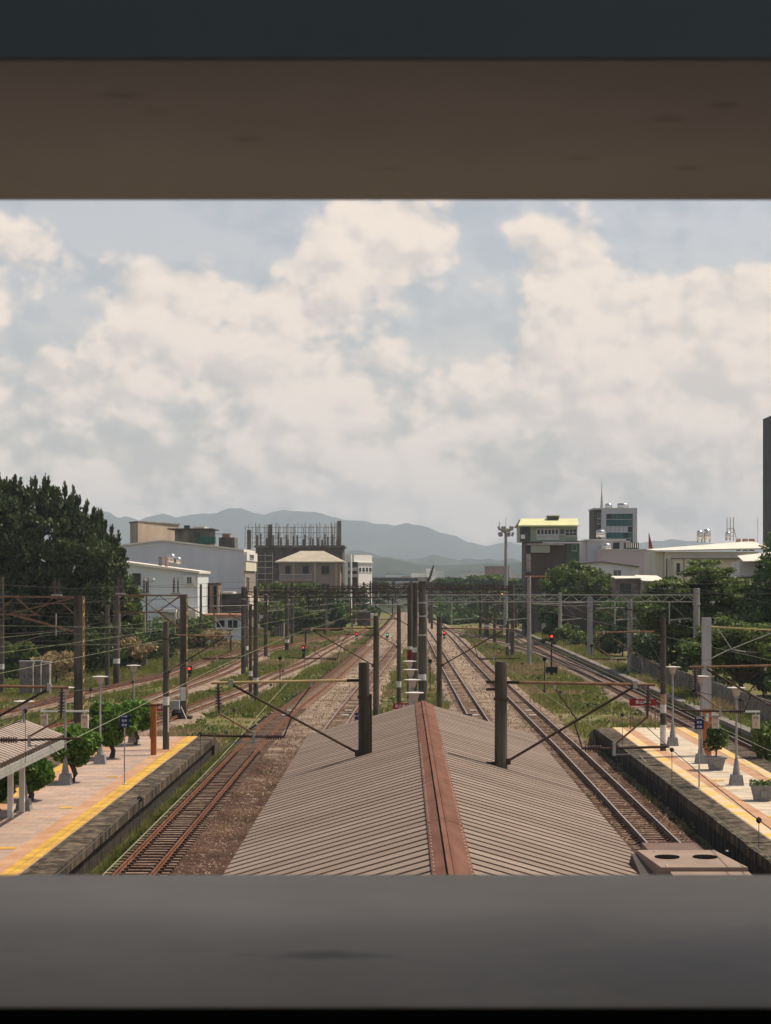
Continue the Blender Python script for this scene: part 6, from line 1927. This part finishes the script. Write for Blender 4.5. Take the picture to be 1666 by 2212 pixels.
# left undergrowth and shrubs
SH = [(35, 1385, 195, 60, 30, 'dark'), (110, 1378, 192, 60, 34, 'bright'), (150, 1385, 186, 50, 26, 'mid'), (215, 1385, 187, 60, 40, 'dark'), (270, 1378, 196, 50, 40, 'dark'), (330, 1370, 215, 60, 46, 'dark'),
      (395, 1360, 250, 60, 36, 'mid'), (440, 1345, 262, 30, 18, 'bright'), (585, 1322, 300, 34, 28, 'mid'), (600, 1290, 335, 50, 34, 'mid'), (645, 1300, 340, 60, 44, 'mid'), (700, 1295, 342, 60, 48, 'dark'),
      (740, 1318, 345, 34, 24, 'mid'), (770, 1290, 420, 30, 22, 'dark'), (655, 1330, 320, 50, 22, 'mid'), (820, 1268, 560, 26, 14, 'mid'),
      (985, 1262, 600, 40, 16, 'dark'), (1010, 1275, 470, 34, 18, 'mid'), (1050, 1258, 640, 50, 20, 'mid'), (1080, 1290, 420, 34, 20, 'mid'), (1120, 1300, 380, 34, 22, 'dark'), (1105, 1262, 560, 40, 18, 'mid'),
      (960, 1258, 640, 34, 12, 'mid'), (1150, 1330, 300, 30, 26, 'dark'), (1190, 1340, 262, 26, 34, 'dark'), (1225, 1372, 250, 40, 24, 'mid'), (1255, 1385, 240, 36, 24, 'bright'), (1300, 1375, 235, 44, 36, 'mid'), (1345, 1335, 232, 46, 52, 'dark'),
      (1330, 1318, 240, 40, 24, 'mid'), (1395, 1385, 200, 40, 36, 'dark'), (1420, 1330, 205, 40, 44, 'dark'), (1450, 1400, 178, 40, 34, 'dark'), (1500, 1410, 168, 40, 36, 'dark'), (1545, 1400, 165, 44, 44, 'dark'), (1600, 1420, 158, 40, 36, 'mid'),
      (1650, 1400, 150, 40, 44, 'dark'), (1655, 1590, 88, 30, 26, 'mid'), (1690, 1470, 130, 40, 40, 'dark'), (1640, 1370, 160, 30, 24, 'bright'), (40, 1402, 178, 40, 18, 'mid'), (300, 1395, 195, 44, 18, 'dry'), (455, 1372, 250, 60, 12, 'dry'), (120, 1425, 166, 50, 20, 'dry')]
K = {'dark': ('leaf_mid', 'dark green'), 'mid': ('leaf_layer', 'mid green'), 'bright': ('leaf_bright', 'yellow-green'), 'dry': ('drygrass', 'dry brown')}
NEAR = ['beside the leftmost cabinets', 'under the big dark tree', 'left of the big lattice post', 'behind the pair of poles', 'below the pale blue house', 'right of the slim floodlight pole', 'left of the orange-roofed hut', 'before the orange-roofed hut',
        'around the grey sheet hut', 'left under the taupe house', 'below the taupe house windows', 'below the taupe house corner', 'right of the pale grey pole', 'below the bright white block', 'low below the taupe house', 'far left of the central poles',
        'far right of the central poles', 'by the far right tracks', 'under the far floodlight mast', 'left of the floodlight mast foot', 'right of the floodlight mast foot', 'behind the floodlight mast', 'just right of the thickest pole, far off', 'at the foot of the rooftop house',
        'below the rusty eave', 'behind the red signal mast', 'behind the third fence pole', 'left of the second fence post', 'right of the second fence post', 'above the second fence post', 'behind the nearest fence pole', 'left under the layered tree', 'low at the fence under the layered tree',
        'in the dark below the layered tree', 'behind the square grey column', 'right of the thick gantry pole', 'at the right border above the fence', 'at the right border beside the old platform', 'right of the yard planter', 'topmost at the right border', 'behind the cabinets row', 'under the slim floodlight pole', 'along the low wall by the hut', 'right of the cabinets']
for i, (x, y, Y, rx, ry, k) in enumerate(SH):
    p = P(x, y, Y)
    R = rx / F * Y; H = ry / F * Y
    q = thing('shrub', '%s %s %s' % (K[k][1], 'brush heap' if k == 'dry' else 'bushy shrub', NEAR[i]), 'shrub', (p[0], Y, -.45), 'shrubs around the yard')
    cl = []
    ncl = 12 + int(R * H * .9)
    for _ in range(ncl):
        a = rnd.random() * 6.283; rr = math.sqrt(rnd.random())
        cl.append(((p[0] + math.cos(a) * rr * R * .85, Y + math.sin(a) * rr * min(R, 3.0) * .7, max(.2, p[2] + rnd.uniform(-1, .8) * H * (1 - .35 * rr))), (R * .24 + .3, R * .24 + .3, H * .2 + .25)))
    for _ in range(int(ncl * .35)):                       # down to the ground
        a = rnd.random() * 6.283; rr = math.sqrt(rnd.random())
        cl.append(((p[0] + math.cos(a) * rr * R * .8, Y + math.sin(a) * rr * min(R, 3.0) * .7, rnd.uniform(0, max(.4, p[2] - H * .6))), (R * .24 + .3, R * .24 + .3, .5)))
    ls = max(.16, Y * .0016)
    crown('foliage', M[K[k][0]], q, cl, 95, ls * 1.25, ls * .75, up=.15 if k != 'dry' else .3)
    MB().path([(0, 0, 0), (.1, 0, max(.5, p[2] * .5)), (0, .1, max(.8, p[2]))], [.12, .09, .04], 6).build('stem', M['bark'], q, world=False)

# right trees
big_tree('spreading green tree before the grey corrugated low house', P(1255, 0, 268)[0], 268, [(1175, 1262, 1320), (1200, 1232, 1330), (1245, 1217, 1335), (1290, 1226, 1330), (1330, 1250, 1320), (1345, 1275, 1310)],
         M['leaf_layer'], 'broadleaf_tree', 150, 120, .55, .32, 0, (1.0, .7), trunk=.3, depth=4.0)
big_tree('layered spreading tree with flat tiers before the cream building', P(1520, 0, 178)[0], 178,
         [(1395, 1300, 1345), (1420, 1265, 1370), (1455, 1235, 1390), (1500, 1208, 1400), (1540, 1206, 1400), (1590, 1232, 1400), (1625, 1255, 1390), (1650, 1290, 1380)],
         M['leaf_layer'], 'layered_tree', 290, 170, .36, .2, 0, (1.25, .28), trunk=.35, depth=4.5, flat=.55)
big_tree('dark dense tree cut by the right border', P(1690, 0, 152)[0], 152, [(1600, 1330, 1470), (1625, 1275, 1480), (1650, 1180, 1490), (1680, 1150, 1490), (1760, 1150, 1490)],
         M['leaf_mid'], 'broadleaf_tree', 230, 120, .34, .2, 0, (.8, .6), trunk=.35, depth=3.5)
big_tree('low spreading tree above the pale yard near the right border', P(1600, 0, 140)[0], 140, [(1480, 1400, 1430), (1530, 1350, 1440), (1590, 1330, 1450), (1650, 1340, 1455), (1720, 1370, 1450)],
         M['leaf_layer'], 'layered_tree', 130, 130, .32, .18, 0, (.9, .3), trunk=.2, depth=3.0, flat=.5, gz=.1)


# ------------------------------------------------------------------ grass
def near_track(x, y):
    bad = np.zeros(len(x), bool)
    for lab, (cl, wl, wr) in TRACKS.items():
        cx = np.interp(y, cl[:, 1], cl[:, 0]) if cl[0, 1] < cl[-1, 1] else np.interp(y, cl[::-1, 1], cl[::-1, 0])
        lo, hi = min(cl[0, 1], cl[-1, 1]), max(cl[0, 1], cl[-1, 1])
        d = x - cx
        jag = (nr.random(len(x)) - .5) * .7
        bad |= (y > lo) & (y < hi) & (d > -wl + jag) & (d < wr + jag)
    return bad


def blades(name, x, y, z, h, m, per=6, w=.022):
    n = len(x)
    X = np.repeat(x, per); Y = np.repeat(y, per); Z = np.repeat(z, per); H = np.repeat(h, per) * nr.uniform(.5, 1.15, n * per)
    a = nr.random(n * per) * 6.283; sp = nr.random(n * per) * np.repeat(h, per) * .55
    W = w * (.6 + Y / 110)
    bx, by = X + np.cos(a) * sp * .35, Y + np.sin(a) * sp * .35
    tx, ty = X + np.cos(a) * sp * 1.3, Y + np.sin(a) * sp * 1.3
    px, py = -np.sin(a) * W, np.cos(a) * W * .3
    px = np.where(np.abs(px) < W * .4, W * .5, px)
    v = np.stack([np.stack([bx - px, by - py, Z], -1), np.stack([bx + px, by + py, Z], -1), np.stack([tx, ty, Z + H], -1)], 1).reshape(-1, 3)
    f = np.arange(len(v)).reshape(-1, 3)
    o = link(bpy.data.objects.new(name, mesh_np(name, v, f, m)))
    return o


def patch_noise(x, y, s, seed):
    return fbm(x / s, y / s, 4, seed)


def scatter(n, x0, x1, y0, y1, bias=1.6):
    u = nr.random(n) ** bias
    y = y0 + (y1 - y0) * u
    x = x0 + (x1 - x0) * nr.random(n)
    return x, y


x, y = scatter(150000, -42, 24, 52, 330)
keep = ~near_track(x, y)
keep &= np.abs((x) / y) < .30
keep &= ~((x > -16.4) & (x < -9.7) & (y < 101)) & ~((x > 10.6) & (x < 16.9) & (y < 108)) & ~((x > -2.7) & (x < 3.6) & (y < 104))
keep &= ~((x > 19.4) & (x < 20.2))
pn = patch_noise(x, y, 3.0, 4)
keep &= (pn > -.75) | (nr.random(len(x)) < .15)
x, y, pn = x[keep], y[keep], pn[keep]
z = np.where((x > 19.6) & (x < 22.6), .18, -.46)
h = (.13 + .16 * np.clip(pn + .5, 0, 1.6)) * (1 + y / 260) * np.where(x > 19.6, 1.3, 1.0)
dry = (patch_noise(x, y, 5.0, 8) > .55)
tag(blades('grass', x[~dry], y[~dry], z[~dry], h[~dry], M['grass']), 'green grass and weeds growing between the tracks', None, None, 'stuff')
tag(blades('dry_grass', x[dry], y[dry], z[dry], h[dry] * 1.1, M['drygrass']), 'dry straw-coloured grass patches between the tracks', None, None, 'stuff')
# narrow weedy strip between left platform and its track
x = nr.uniform(-9.75, -8.95, 5200); y = 50 + 55 * nr.random(5200) ** 1.2
tag(blades('weeds', x, y, np.full(5200, -.46), nr.uniform(.2, .42, 5200), M['grass']), 'weeds along the foot of the left platform', None, None, 'stuff')
# sparse weeds in the ballast
x, y = scatter(5000, -9, 12, 70, 300)
tag(blades('ballast_weeds', x, y, np.full(5000, -.24), nr.uniform(.08, .2, 5000), M['drygrass'], 4), 'sparse dry weeds in the ballast', None, None, 'stuff')
# leafy ground cover
cl = []
for _ in range(420):
    yy = 110 + 150 * rnd.random() ** 1.3; xx = rnd.uniform(-40, 23)
    if near_track(np.array([xx - .4, xx + .4]), np.array([yy, yy])).any() or (10 < xx < 17.5 and yy < 112) or (-17 < xx < -9 and yy < 104): continue
    cl.append(((xx, yy, -.25 if xx < 19.6 else .35), (rnd.uniform(.3, .8), rnd.uniform(.3, .8), .18)))
tag(crown('ground_cover', M['leaf_layer'], None, cl, 60, .2, .13), 'low leafy ground cover among the grass', None, None, 'stuff')
# loose stones on the shoulders
ns = 16000
x = np.concatenate([nr.uniform(-7.4, -2.8, ns // 2), nr.uniform(3.5, 10.6, ns // 2)]); y = 52 + 110 * nr.random(ns) ** 1.3
s = nr.uniform(.03, .06, ns)
base = np.array([(0, 0, 1), (1, 0, 0), (0, 1, 0), (-1, 0, 0), (0, -1, 0)], float)
fb = np.array([(0, 1, 2), (0, 2, 3), (0, 3, 4), (0, 4, 1)])
v = (base[None] * (s[:, None, None] * nr.uniform(.6, 1.3, (ns, 5, 3)))) + np.stack([x, y, np.full(ns, -.245)], -1)[:, None]
f = fb[None] + (np.arange(ns) * 5)[:, None, None]
tag(link(bpy.data.objects.new('loose_stones', mesh_np('loose_stones', v.reshape(-1, 3), f.reshape(-1, 3), mat('loose_stone', (.05, .03, .02), col2=(.26, .185, .135), scale=3, rough=.9, island=.6)))), 'loose ballast stones beside the rails', None, None, 'stuff')

# far wood behind the yard: one mass of tree tops
cl = []
for _ in range(230):
    yy = rnd.uniform(560, 980); xd = rnd.uniform(560, 1190)
    if 800 < xd < 945 and yy < 760: continue
    if rnd.random() < .35: xd = rnd.uniform(945, 1150)
    h = rnd.uniform(2.0, 6.5) * (1.15 if xd > 960 else .8)
    cl.append((((xd - XV) / F * yy, yy, h * .5), (rnd.uniform(2, 4.5), 3, h * .55)))
for _ in range(150):
    yy = rnd.uniform(390, 600); xd = rnd.uniform(940, 1135) if rnd.random() < .7 else rnd.uniform(700, 800)
    h = rnd.uniform(.8, 2.6)
    cl.append((((xd - XV) / F * yy, yy, h * .3), (rnd.uniform(1.2, 3), 2, h * .6)))
tag(crown('far_wood', M['leaf_mid'], None, cl, 110, 1.3, .9), 'far low wood between the yard and the town', None, None, 'stuff')
